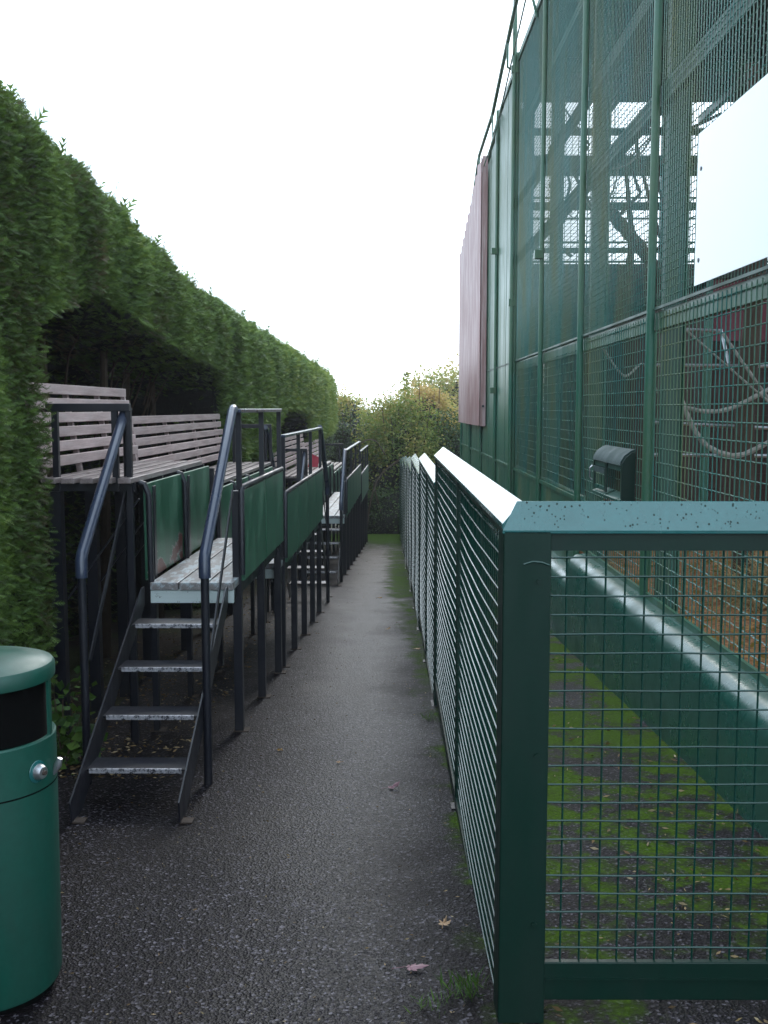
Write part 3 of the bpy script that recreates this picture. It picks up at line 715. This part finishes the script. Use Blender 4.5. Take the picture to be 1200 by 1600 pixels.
def htop(y0, y1, dens, size):
    n = int((y1-y0)*dens)
    for _ in range(n):
        y = random.uniform(y0, y1); z0 = zt_h(y)-.04; x = random.uniform(-3.0, fx(y, z0)+.03) if random.random() < .5 else fx(y, z0)-random.uniform(0, .25)
        P.append((x, y, z0)); D.append((random.uniform(-.3, .6), random.uniform(-.6, .6), 1))
        SZ.append(size*random.uniform(.6, 1.5)*(1.7 if random.random() < .06 else 1)); T.append(.35+.6*random.random())
htop(4.2, 8, 900, .085); htop(8, 14, 500, .10); htop(14, 29, 260, .13)
for _ in range(5200):      # far end face of the hedge
    x = random.uniform(-3.6, fx(28.66, 1.5)); z = random.uniform(gz(29), 2.5)
    P.append((x, 28.98, z)); D.append((random.uniform(-.4, .6), 1, random.uniform(-.5, .7))); SZ.append(.15); T.append(random.random())
P = np.array(P); D = np.array(D); SZ = np.array(SZ); T = np.array(T)
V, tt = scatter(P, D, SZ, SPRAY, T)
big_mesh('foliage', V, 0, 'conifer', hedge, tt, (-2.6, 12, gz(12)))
for (x, y, dx, h) in ((-2.55, 6.6, .05, 2.3), (-2.6, 7.9, -.04, 2.3), (-2.5, 8.9, .06, 2.2), (-2.6, 10.2, .02, 2.2), (-2.55, 11.3, -.03, 2.0), (-2.45, 17.4, .02, 1.5), (-2.4, 19.6, .03, 1.5)):
    part('trunk', MB().tube([(x, y, gz(y)-.05), (x+dx*.5, y+.02, .6), (x+dx, y, h)], [.055, .045, .03], 8), 'bark', hedge, smooth=True)
for _ in range(16):
    y = random.uniform(6.2, 11.6); z = random.uniform(1.5, 2.1)
    part('twig', MB().tube([(-2.6, y, z-.35), (-2.5, y+random.uniform(-.2, .2), z), (-2.35, y+random.uniform(-.3, .3), z+.3)], [.012, .008, .004], 5), 'bark', hedge)

# ------------------------------------------------------------------ spectator stands on the left
def RX(y, t=0): return -1.053+.024*y+t      # the rows run slightly towards the path
def rowbar(mb, t, y0, y1, z0, z1, w, zz=None):
    xa, xb = RX(y0, t), RX(y1, t)
    mb.add([(xa, y0, z0), (xa+w, y0, z0), (xb+w, y1, z0), (xb, y1, z0), (xa, y0, z1), (xa+w, y0, z1), (xb+w, y1, z1), (xb, y1, z1)],
           [(0,3,2,1),(4,5,6,7),(0,1,5,4),(1,2,6,5),(2,3,7,6),(3,0,4,7)]); return mb
def stand(y0, y1, zp, nb, label, first_peel=False, guard_near=False, guard_far=False, boards0=None, rail_posts=3):
    """zp: platform height; panels, riser boards, seat and back are set from it"""
    g = thing('spectator_stand', label, 'stand', (RX(y0, -.5), y0, gz(y0)), 'raised viewing stands along the hedge')
    ya = y0+.18
    seams = [ya+(y1-ya)*k/nb for k in range(nb+1)]
    # platform planks and pale edge board
    for k, (a, b) in enumerate(((-.50, -.335), (-.325, -.165), (-.155, -.005))):
        part('plank', rowbar(MB(), a, y0+random.uniform(0, .012), y1, zp-.045, zp, b-a), 'plank', g, bevel=.004)
    part('edge_board', MB().box(RX(y0, -.50), RX(y0, -.005), y0+.012, y0+.045, zp-.125, zp-.048), 'fascia', g, bevel=.003)
    part('bearer', rowbar(MB(), -.48, y0+.05, y1, zp-.13, zp-.05, .04), 'navy', g)
    part('bearer', rowbar(MB(), -.06, y0+.05, y1, zp-.13, zp-.05, .04), 'navy', g)
    # front balustrade of green boards under a dark tube
    for k in range(nb):
        part('front_board', rowbar(MB(), .012, seams[k]+.012, seams[k+1]-.012, zp-.02, zp+.535, .02), 'board', g, bevel=.003)
    part('front_tube', MB().tube([(RX(seams[0], .02), seams[0]-.0, zp+.02), (RX(seams[0], .02), seams[0]-.0, zp+.52), (RX(seams[0]+.03, .02), seams[0]+.03, zp+.552), (RX(y1, .02), y1, zp+.552)], .019, 10), 'navy', g, smooth=True)
    for k in range(nb+1):
        y = min(seams[k]+.05, y1-.02)
        part('post', MB().box(RX(y, -.044), RX(y, .009), y-.030, y+.030, gz(y)+.008, zp+.53), 'navy', g, bevel=.002)
        part('post', MB().box(RX(y, -.55), RX(y, -.515), y-.03, y+.03, gz(y)+.008, zp+.56), 'navy', g, bevel=.002)
        for t in (-.011, -.53):
            part('foot_plate', MB().box(RX(y, t)-.04, RX(y, t)+.055, y-.045, y+.045, gz(y)+.002, gz(y)+.009), 'rust', g)
    # top rail over the balustrade
    zr = zp+1.015
    part('guard_rail', rowbar(MB(), -.02, seams[0]-.02, y1-.02, zr-.012, zr+.012, .05), 'rail', g, bevel=.004)
    for k in range(rail_posts):
        y = seams[0]+.03+(y1-.06-seams[0])*k/(rail_posts-1)
        part('rail_post', MB().box(RX(y, -.012), RX(y, .020), y-.016, y+.016, zp+.54, zr-.012), 'navy', g)
    # riser boards behind the platform, each between looped tubes
    for k in range(nb):
        b_ = part('riser_board', rowbar(MB(), -.545, seams[k]-.14+.03, seams[k+1]-.14-.02, zp+.004, zp+.585, .022), 'peel' if (first_peel and k == 0) else 'board', g, bevel=.003)
        if first_peel and k == 0: b_['label'] = 'green board with peeling paint showing reddish wood near its foot'
        ys_ = seams[k]-.14
        part('riser_tube', MB().tube([(RX(ys_, -.50), ys_, zp+.0), (RX(ys_, -.505), ys_, zp+.52), (RX(ys_, -.53), ys_, zp+.585), (RX(ys_, -.58), ys_, zp+.60)], .018, 10), 'navy', g, smooth=True)
    # seat slats
    yn = y0-.16
    for k, (a, wd) in enumerate(((-.63, .075), (-.738, .075), (-.846, .075), (-.954, .075), (-1.062, .075))):
        part('seat_slat', rowbar(MB(), a, yn+random.uniform(-.01, .01), y1-(.28 if guard_near and y0 < 10 else .06), zp+.60, zp+.632, wd), 'seat', g, bevel=.004)
    for y in [yn+.12+(y1-yn-.3)*k/3 for k in range(4)]:
        part('seat_bearer', MB().box(RX(y, -1.06), RX(y, -.56), y-.02, y+.02, zp+.55, zp+.598), 'navy', g)
        part('back_post', MB().bar((RX(y, -1.09), y, zp+.60), (RX(y, -1.185), y, zp+1.17), .04, .03), 'slat', g)
        part('leg', MB().box(RX(y, -1.06), RX(y, -.99), y-.035, y+.035, gz(y)-.01, zp+.549), 'navy', g)
        part('brace', MB().bar((RX(y, -.99), y+.04, zp-.1), (RX(y, -.55), y+.04, zp+.5), .008, .03, (0, 1, 0)), 'navy', g)
    for k in range(6):
        z0 = zp+.685+k*.0862; t = -1.075-.0155*k
        part('back_slat', rowbar(MB(), t, yn+random.uniform(-.012, .012), y1-(.25 if guard_near and not guard_far and y0 < 10 else .08)+random.uniform(-.01, .02), z0, z0+.062, .024), 'slat', g, bevel=.004)
    for flag, y in ((guard_near, y0-.06), (guard_far, y1+.15)):
        if not flag: continue
        zg_ = zp+1.035
        part('end_guard_rail', MB().bar((RX(y, -1.06), y, zg_), (RX(y, -.575), y, zg_), .045, .045), 'navy', g, bevel=.004)
        for t in (-1.01, -.665):
            part('end_guard_post', MB().box(RX(y, t)-.017, RX(y, t)+.017, y-.017, y+.017, zp+.55, zg_-.02), 'navy', g)
        yy_ = y
        part('end_guard_post', MB().box(RX(yy_, -.60), RX(yy_, -.57), yy_-.017, yy_+.017, gz(yy_), zg_-.02), 'navy', g)
    return g
stand(6.0, 8.12, .57, 2, 'nearest viewing stand, highest wooden bench and a peeling green board beside the stairs', True, True, False)
stand(8.14, 11.75, .36, 4, 'second viewing stand, one step lower, four green front boards under a white-topped rail', False, False, True, rail_posts=4)
stand(16.0, 20.6, -.08, 5, 'third viewing stand, far along the path, with pale planks seen end-on behind the blue handrail', False, True, False, rail_posts=4)
stand(20.65, 24.2, -.29, 4, 'farthest viewing stand, lowest one, close to the bushes', False, False, True, rail_posts=4)

def staircase(label, mirror=False, y0=4.51, yp=5.97, zp=.57, xl=-.515, xr=-.02, posts=True):
    """steel stairs; foot at y0, top at the platform front yp"""
    s = 1 if yp > y0 else -1
    g = thing('steel_staircase', label, 'stairs', (RX(y0, -.26), y0, gz(y0)), 'open steel staircases of the stands')
    n = 4; zf = gz(y0)
    for t in (xl, xr):
        m = MB(); x = RX((y0+yp)/2, t)
        prof = [(y0-.0*s, zf+.01), (y0-.02*s, zf+.11), (yp-.04*s, zp-.02), (yp+.02*s, zp-.02), (yp+.02*s, zp-.13), (y0+.15*s, zf+.01)]
        m.prism(prof, x-.004+.02*(t == xr)*0, x+.004, 'x')
        part('stringer', m, 'navy', g)
        part('foot_plate', MB().box(x-.0, x+.055, min(y0, y0+.06*s), max(y0, y0+.06*s), zf+.002, zf+.010), 'rust', g)
    for k in range(n):
        f = (k+1)/(n+1); z = zf+(zp-zf)*f; y = y0+(yp-y0)*(f-.035)
        xa, xb = RX(y, xl)+.006, RX(y, xr)-.006
        tr = part('tread', MB().box(xa, xb, min(y, y+.17*s), max(y, y+.17*s), z-.008, z), 'navy', g)
        tr2 = part('nosing', MB().box(xa+.02, xb-.02, min(y-.004*s, y+.012*s), max(y-.004*s, y+.012*s), z-.020, z+.003), 'nose', tr, bevel=.002)
    if posts:
        for t, hi in ((xl-.105, 1.0), (xr+.025, 1.0)):
            yl = y0+.62*s; yu = yp+.05*s
            za = zp+.275; zb = zp+1.025
            xa, xb = RX(yl, t), RX(yu, t)
            part('handrail', MB().tube([(xa, yl-.0*s, za-.10), (xa, yl, za-.01), (xa, yl+.02*s, za+.02), (xb, yu-.03*s, zb-.01), (xb, yu+.02*s, zb)], [.031, .031, .030, .028, .028], 12), 'rail', g, smooth=True)
            part('newel', MB().tube([(xa, yl, gz(yl)), (xa, yl, za-.09)], .022, 10), 'navy', g, smooth=True)
            part('mid_rail', MB().bar((xa+.0, yl+.10*s, zp-.28), (xb, yu-.05*s, zp+.55), .008, .035), 'navy', g)
            if t < xl: part('newel', MB().tube([(xb, yu-.02*s, gz(yu)), (xb, yu-.02*s, zb-.03)], .018, 10), 'navy', g, smooth=True)
    return g
M['nose'] = None
def nose_mat():
    m, nt, b = new_mat('worn_bare_steel_nosing'); n = nz(nt, coords(nt), 60, 5, .8)
    nt.links.new(ramp(nt, n, [(.42, (.04, .04, .05)), (.52, (.55, .53, .56))]), b.inputs['Base Color'])
    b.inputs['Metallic'].default_value = .5; b.inputs['Roughness'].default_value = .35; return m
M['nose'] = nose_mat()
st1 = staircase('nearest steel staircase with blue-black handrails and worn bright tread edges')
staircase('steel staircase leading down from the far end of the second stand', True, 13.30, 11.78, .36)
index_children()
st3 = copy_tree(st1); st3.location = st1.location + Vector((.24, 10, -.65)); st3['label'] = 'far steel staircase with a blue handrail below the pale planks of the third stand'

m = MB(); m.add([(RX(18.3, -.80), 18.2, .56), (RX(18.3, -.62), 18.2, .56), (RX(18.3, -.60), 18.35, .72), (RX(18.3, -.76), 18.4, .80), (RX(18.3, -.72), 18.3, .60)], [(0,1,4),(1,2,4),(2,3,4),(3,0,4),(0,3,2,1)])
tag(part('cloth', m, 'redcloth'), 'small crumpled red cloth lying on the seat of the third stand', 'cloth')

# ------------------------------------------------------------------ litter bin
bx, by = -1.235, 3.03; bz = gz(by)
bn = thing('litter_bin', 'round dark green litter bin with domed lid and black opening, at the left edge', 'bin', (bx, by, bz))
part('body', MB().lathe([(0, .03), (.205, .03), (.212, .05), (.2165, .60), (.2165, .810), (.212, .815), (.205, .815), (.205, .60), (0, .60)], (bx, by, bz), 64), 'bin', bn, smooth=True)
part('base', MB().lathe([(0, 0), (.19, 0), (.195, .029), (0, .029)], (bx, by, bz), 48), 'binblack', bn)
part('dark_inside', MB().lathe([(0, .60), (.190, .61), (.190, .985), (0, .985)], (bx, by, bz), 48), 'binblack', bn, smooth=True)  # black cylinder closing the opening, painted as the shade inside the bin
for a in (-.02, PI*.62, PI*1.2):
    m = MB()
    for k in range(5):
        t = a+(k-2)*.025
        for zz in (.811, .99): m.v.append((bx+.2140*math.cos(t), by+.2140*math.sin(t), bz+zz))
        for zz in (.811, .99): m.v.append((bx+.2060*math.cos(t), by+.2060*math.sin(t), bz+zz))
    for k in range(4):
        i = k*4; m.f += [(i, i+4, i+5, i+1), (i+2, i+3, i+7, i+6), (i, i+2, i+6, i+4), (i+1, i+5, i+7, i+3)]
    m.f += [(0, 1, 3, 2), (16, 18, 19, 17)]
    part('pillar', m, 'bin', bn)
part('lid', MB().lathe([(0, .982), (.205, .982), (.2185, .985), (.2200, .995), (.2195, 1.022), (.213, 1.032), (.195, 1.036), (.188, 1.040), (.12, 1.056), (.05, 1.063), (0, 1.064)], (bx, by, bz), 64), 'bin', bn, smooth=True)
part('seam', MB().lathe([(.2167, .661), (.2172, .662), (.2172, .665), (.2167, .666)], (bx, by, bz), 64), 'binblack', bn)
def radial_knob(ang, z, r, depth, m, name, seg=20):
    d = Vector((math.cos(ang), math.sin(ang), 0)); p = Vector((bx, by, bz+z))+d*.2165
    return part(name, MB().tube([p, p+d*depth*.5, p+d*depth], [r, r*.97, r*.72], seg), m, bn, smooth=True)
radial_knob(-.42, .725, .034, .004, 'cap', 'lock_plate')
radial_knob(-.42, .725, .024, .024, 'steel', 'lock')
radial_knob(-.42, .725, .009, .032, 'rust', 'key')
d = Vector((math.cos(.08), math.sin(.08), 0)); p = Vector((bx, by, bz+.715))+d*.2165
part('latch', MB().tube([p+Vector((0, -.02, -.03)), p+d*.015+Vector((0, -.02, 0)), p+d*.022+Vector((0, -.02, .02))], [.004, .012, .008], 8), 'steel', bn, smooth=True)

# ------------------------------------------------------------------ bushes at the end of the path
def blob_foliage(center, rad, n, size, lumps=9, squash=1.0):
    """leaf points in lumpy clusters on and inside an ellipsoid"""
    c = np.array(center); rad = np.array(rad); cl = []
    for _ in range(lumps):
        v = rng.normal(size=3); v /= np.linalg.norm(v); v[2] = abs(v[2])*.9-.25 if rng.random() < .75 else v[2]
        cl.append((c+v*rad*rng.uniform(.45, .8), rng.uniform(.28, .5)))
    P = []; 
    per = n//lumps
    for cc, rr in cl:
        v = rng.normal(size=(per, 3)); v /= np.linalg.norm(v, axis=1, keepdims=True)
        r = rng.uniform(.35, 1.08, size=(per, 1))**.5
        P.append(cc+v*r*rad*rr)
    return np.vstack(P)
def shrub(name, label, cat, center, rad, n, size, mat, lumps=10, tint=(0, 1), stems=5, spire=None, group=None):
    base = (center[0], center[1], gz(center[1]))
    g = thing(name, label, cat, base, group)
    P = blob_foliage(center, rad, n, size, lumps)
    v = rng.normal(size=(n//4, 3)); v /= np.linalg.norm(v, axis=1, keepdims=True); v[:, 1] = -np.abs(v[:, 1])
    P = np.vstack([P, np.array(center)+v*np.array(rad)*rng.uniform(.6, .98, (n//4, 1))])
    if spire is not None:
        k = int(n*.018); h = rng.uniform(0, 1, k)**1.3; a = rng.uniform(0, 2*PI, k); r = (1-h*.8)*.42*rng.uniform(0, 1, k)*(.5+.5*np.sin(h*23)**2)
        P = np.vstack([P, np.stack([spire[0]+r*np.cos(a), spire[1]+r*np.sin(a), spire[2]+h*spire[3]], 1)])
    P = P[P[:, 2] > gz(center[1])-.02]
    D = rng.normal(size=P.shape); D[:, 2] = D[:, 2]*.6-.1
    hi = np.clip((P[:, 2]-center[2])/rad[2]*.35+.5, 0, 1)
    T = np.clip(tint[0]+(tint[1]-tint[0])*(.55*rng.random(len(P))+.45*hi), 0, 1)
    V, tt = scatter(P, D, size*rng.uniform(.6, 1.4, len(P)), LEAF, T)
    big_mesh('foliage', V, 0, mat, g, tt, base)
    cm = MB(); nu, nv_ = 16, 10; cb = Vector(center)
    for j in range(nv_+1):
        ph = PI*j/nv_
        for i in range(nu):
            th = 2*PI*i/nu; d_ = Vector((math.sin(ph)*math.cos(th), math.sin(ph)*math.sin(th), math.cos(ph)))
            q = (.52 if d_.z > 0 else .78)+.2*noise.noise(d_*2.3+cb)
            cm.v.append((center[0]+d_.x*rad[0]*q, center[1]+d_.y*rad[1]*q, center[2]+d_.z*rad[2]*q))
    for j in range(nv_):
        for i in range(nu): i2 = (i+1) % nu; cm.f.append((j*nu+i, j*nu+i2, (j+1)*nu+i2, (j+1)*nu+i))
    part('shade_core', cm, 'core', g, smooth=True)  # near-black filler painting the shade inside the bush
    for k in range(stems):
        a = rng.uniform(0, 2*PI); t = rng.uniform(.4, .9)
        e = Vector((center[0]+math.cos(a)*rad[0]*t, center[1]+math.sin(a)*rad[1]*t, center[2]+rad[2]*rng.uniform(.2, .95)))
        b0 = Vector(base)+Vector((math.cos(a)*.15, math.sin(a)*.15, 0)); mid = (b0+e)/2+Vector((0, 0, .3))+Vector((math.cos(a), math.sin(a), 0))*.15
        part('stem', MB().tube([b0, mid, e], [.035, .022, .008], 6), 'bark', g, smooth=True)
    return g
shrub('shrub', 'big arching mixed shrub at the path end, green leaves turning yellow on top', 'shrub', (.42, 28.8, .35), (1.45, 1.2, 1.95), 17000, .080, 'leafmix', 26, (.0, .95), 8, (.52, 28.4, 1.75, .85))
shrub('shrub', 'dark green ivy covered bush between the mixed shrub and the cage', 'shrub', (1.85, 29.0, -.2), (1.25, 1.0, 1.95), 11000, .075, 'leafgreen', 12, (0, .8), 5)
shrub('shrub', 'orange leaved bush behind the mixed shrub, right of its pointed tip', 'shrub', (1.05, 29.6, 1.15), (1.35, .9, 1.25), 9000, .075, 'leafmix', 12, (.55, 1.35), 6)
shrub('shrub', 'shadowy dark bush at the far end of the stands beside the hedge', 'shrub', (-1.05, 29.9, -.1), (1.35, 1.0, 2.0), 9000, .075, 'leafgreen', 12, (-.1, .6), 6)
shrub('shrub', 'small yellow-orange bush peeping past the end of the hedge', 'shrub', (-1.25, 31.8, 1.35), (.75, .7, 1.0), 3500, .08, 'leafmix', 7, (.35, 1), 3)
shrub('shrub', 'low leafy bush at the foot of the big mixed shrub', 'shrub', (.1, 27.9, -1.25), (1.7, .45, .95), 9000, .06, 'leafgreen', 10, (.1, 1), 2)
shrub('tree', 'pale distant bare-topped tree behind the bushes, left of the maroon sheet', 'tree', (4.2, 48, 1.6), (3.6, 2.5, 2.6), 9000, .16, 'leafmix', 14, (.3, .95), 6)
shrub('tree', 'low distant green trees behind the hedge end', 'tree', (-2.2, 52, .4), (4.5, 2.5, 2.0), 9000, .16, 'leafmix', 14, (.1, .8), 5)
rope('branch', [(-.95, 27.4, -.1), (-.75, 27.3, .62), (-.35, 27.4, .75), (-.05, 27.6, .35)], .018, 'bare arching branch in front of the dark bush at the path end', 'bark')
rope('branch', [(-.55, 27.2, -1.7), (-.45, 27.2, -.9), (-.2, 27.3, -.2), (.35, 27.5, .25)], .022, 'crooked pale stem rising from the foot of the end bushes', 'bark')

# ------------------------------------------------------------------ small plants, leaves, litter
pl = thing('bramble', 'small broad-leaved bramble between the bin and the nearest staircase', 'plant', (-1.78, 5.45, gz(5.45)))
k = 230; P = np.stack([rng.normal(-1.78, .10, k), rng.normal(5.5, .12, k), gz(5.45)+.02+np.abs(rng.normal(0, .19, k))], 1)
D = rng.normal(size=(k, 3)); D[:, 2] *= .4
V, tt = scatter(P, D, rng.uniform(.04, .085, k), LEAF*np.array([1, 1.25, 1]), rng.random(k)); big_mesh('leaves', V, 0, 'leafplant', pl, tt, (-1.78, 5.45, gz(5.45)))
for j in range(5):
    part('stem', MB().tube([(-1.78, 5.45, gz(5.45)), (-1.78+random.uniform(-.12, .12), 5.45+random.uniform(-.1, .1), gz(5.45)+random.uniform(.2, .38))], .003, 5), 'leafplantstem' if 'leafplantstem' in M else 'bark', pl)

def star_leaf(name, label, x, y, size, mat, pts=5, rot=0, curl=.25):
    ML = [(0, 1), (10, .72), (17, .78), (25, .42), (38, .72), (50, .92), (60, .66), (68, .70), (80, .36), (100, .52), (112, .62), (125, .40), (150, .30), (180, .10)]
    ML = ML+[(-a, r) for a, r in ML[-2:0:-1]]
    m = MB(); zc = gz(y)+.008; n = len(ML); m.v.append((x, y, zc+.004)); size *= 1.15
    for k in range(n):
        r = size*ML[k][1]*random.uniform(.85, 1.1)*(1 if pts == 5 else (1.25 if abs(math.sin(math.radians(ML[k][0]))) < .6 else .7)); a = rot+math.radians(ML[k][0])
        m.v.append((x+r*math.cos(a), y+r*math.sin(a), zc+curl*size*(r/size)**2*(.5+.5*math.sin(k*.9+rot))))
    m.f = [(0, 1+k, 1+(k+1) % n) for k in range(n)]
    b0 = Vector((x-size*.4*math.cos(rot), y-size*.4*math.sin(rot), zc+.004)); 
    m.tube([b0, b0-Vector((size*.9*math.cos(rot+.3), size*.9*math.sin(rot+.3), -.004))], .0012, 4)
    V = m
    o = part(name, m, mat); me = o.data
    a = me.attributes.new('tint', 'FLOAT', 'POINT'); a.data.foreach_set('value', [random.random() for _ in me.vertices])
    return tag(o, label, 'leaf')
star_leaf('fallen_leaf', 'tan maple leaf lying on the path near the corner post', .20, 3.46, .030, 'maple', 5, 1.2, .5)
star_leaf('fallen_leaf', 'wide dull pink leaf lying flat near the bottom of the path', .075, 3.14, .042, 'pinkleaf', 4, 0.1, .12)
star_leaf('fallen_leaf', 'curled pale pink leaf in the middle of the path', .017, 5.04, .038, 'pinkleaf', 4, .4, .6)
star_leaf('fallen_leaf', 'reddish leaf on the wet path beside the nearest front post', -.62, 5.75, .025, 'leaforange', 5, 2.0)
star_leaf('fallen_leaf', 'small brown leaf left of the curled pink leaf on the path', -.265, 5.50, .018, 'maple', 5, 2.5)
star_leaf('fallen_leaf', 'tan leaf on the mossy strip at the fence foot', .27, 9.2, .035, 'maple', 5, .5)
star_leaf('fallen_leaf', 'orange leaf on the path in front of the far staircase', -.1, 13.1, .04, 'leaforange', 5, .5)
star_leaf('fallen_leaf', 'tan leaf lying far along the middle of the path', .0, 10.4, .035, 'maple', 4, .9)
def litter(name, label, n, xr, yr, size, zoff=.004, mat='twig', z=None, cat='litter'):
    x = rng.uniform(*xr, n); y = yr[0]+(yr[1]-yr[0])*rng.random(n)**1.6
    zz = (-SLOPE*y if z is None else np.full(n, z))+zoff+rng.random(n)*.006
    P = np.stack([x, y, zz], 1); a = rng.uniform(0, 2*PI, n)
    D = np.stack([np.cos(a), np.sin(a), rng.uniform(-.05, .25, n)], 1)
    TW = LEAF*np.array([1, .5, .4]); V, tt = scatter(P, D, size*rng.uniform(.4, 1.6, n), TW, rng.random(n))
    o = big_mesh(name, V, 0, mat, None, tt); o['label'] = label; o['category'] = cat; return o
litter('leaf_litter', 'brown leaf litter and twigs strewn under the stands and hedge', 3400, (-2.4, -1.15), (5.2, 22), .028)
litter('path_debris', 'tiny leaf bits and grit scattered over the wet path', 1500, (-1.4, .3), (2.4, 24), .012)
litter('pale_straw_bits', 'pale dry straw bits gathered on the ground near the front mesh at right', 130, (1.0, 1.65), (2.75, 4.0), .020, .006, 'straw')
litter('gap_debris', 'straw bits and dead leaves on the mossy ground behind the fence', 650, (.45, 1.65), (2.4, 14), .028)
litter('floor_litter', 'orange-brown fallen leaves covering the cage floor', 16000, (1.9, 6.8), (3.2, 15), .06, .0, 'leaforange', .13)
# hay heap
hp = rng.normal(size=(2600, 3)); hp /= np.linalg.norm(hp, axis=1, keepdims=True); hp = np.array([3.05, 7.6, .15])+hp*np.array([.50, .5, .36])*rng.uniform(.6, 1, (2600, 1)); hp[:, 2] = np.abs(hp[:, 2]-.13)+.13
D = rng.normal(size=(2600, 3)); V, tt = scatter(hp, D, rng.uniform(.10, .30, 2600), LEAF*np.array([1, .05, .3]), rng.random(2600))
o = big_mesh('hay_heap', V, 0, 'straw', None, tt); tag(o, 'loose heap of straw on the cage floor at right, seen through the front mesh', 'straw')
# grass tufts at the fence corner and beside the wall
def tuft(x, y, n, h, label):
    P = np.stack([rng.normal(x, .035, n), rng.normal(y, .035, n), np.full(n, gz(y))], 1)
    D = rng.normal(size=(n, 3))*.55; D[:, 2] = 1
    V, tt = scatter(P, D, h*rng.uniform(.5, 1.2, n), LEAF*np.array([1, .10, 1]), rng.random(n))
    o = big_mesh('grass_tuft', V, 0, 'leafplant', None, tt); tag(o, label, 'grass')
tuft(.25, 3.0, 90, .07, 'sparse grass tuft at the foot of the corner post')
tuft(.14, 2.9, 50, .05, 'small grass tuft on the path left of the corner post')
tuft(1.55, 3.2, 60, .08, 'grass tuft by the low wall behind the front mesh')
tuft(.30, 6.5, 60, .06, 'mossy tuft at the foot of the nearest side fence')
print('tris', sum(len(o.data.polygons) for o in C.objects if o.type == 'MESH'), 'objects', len(C.objects))
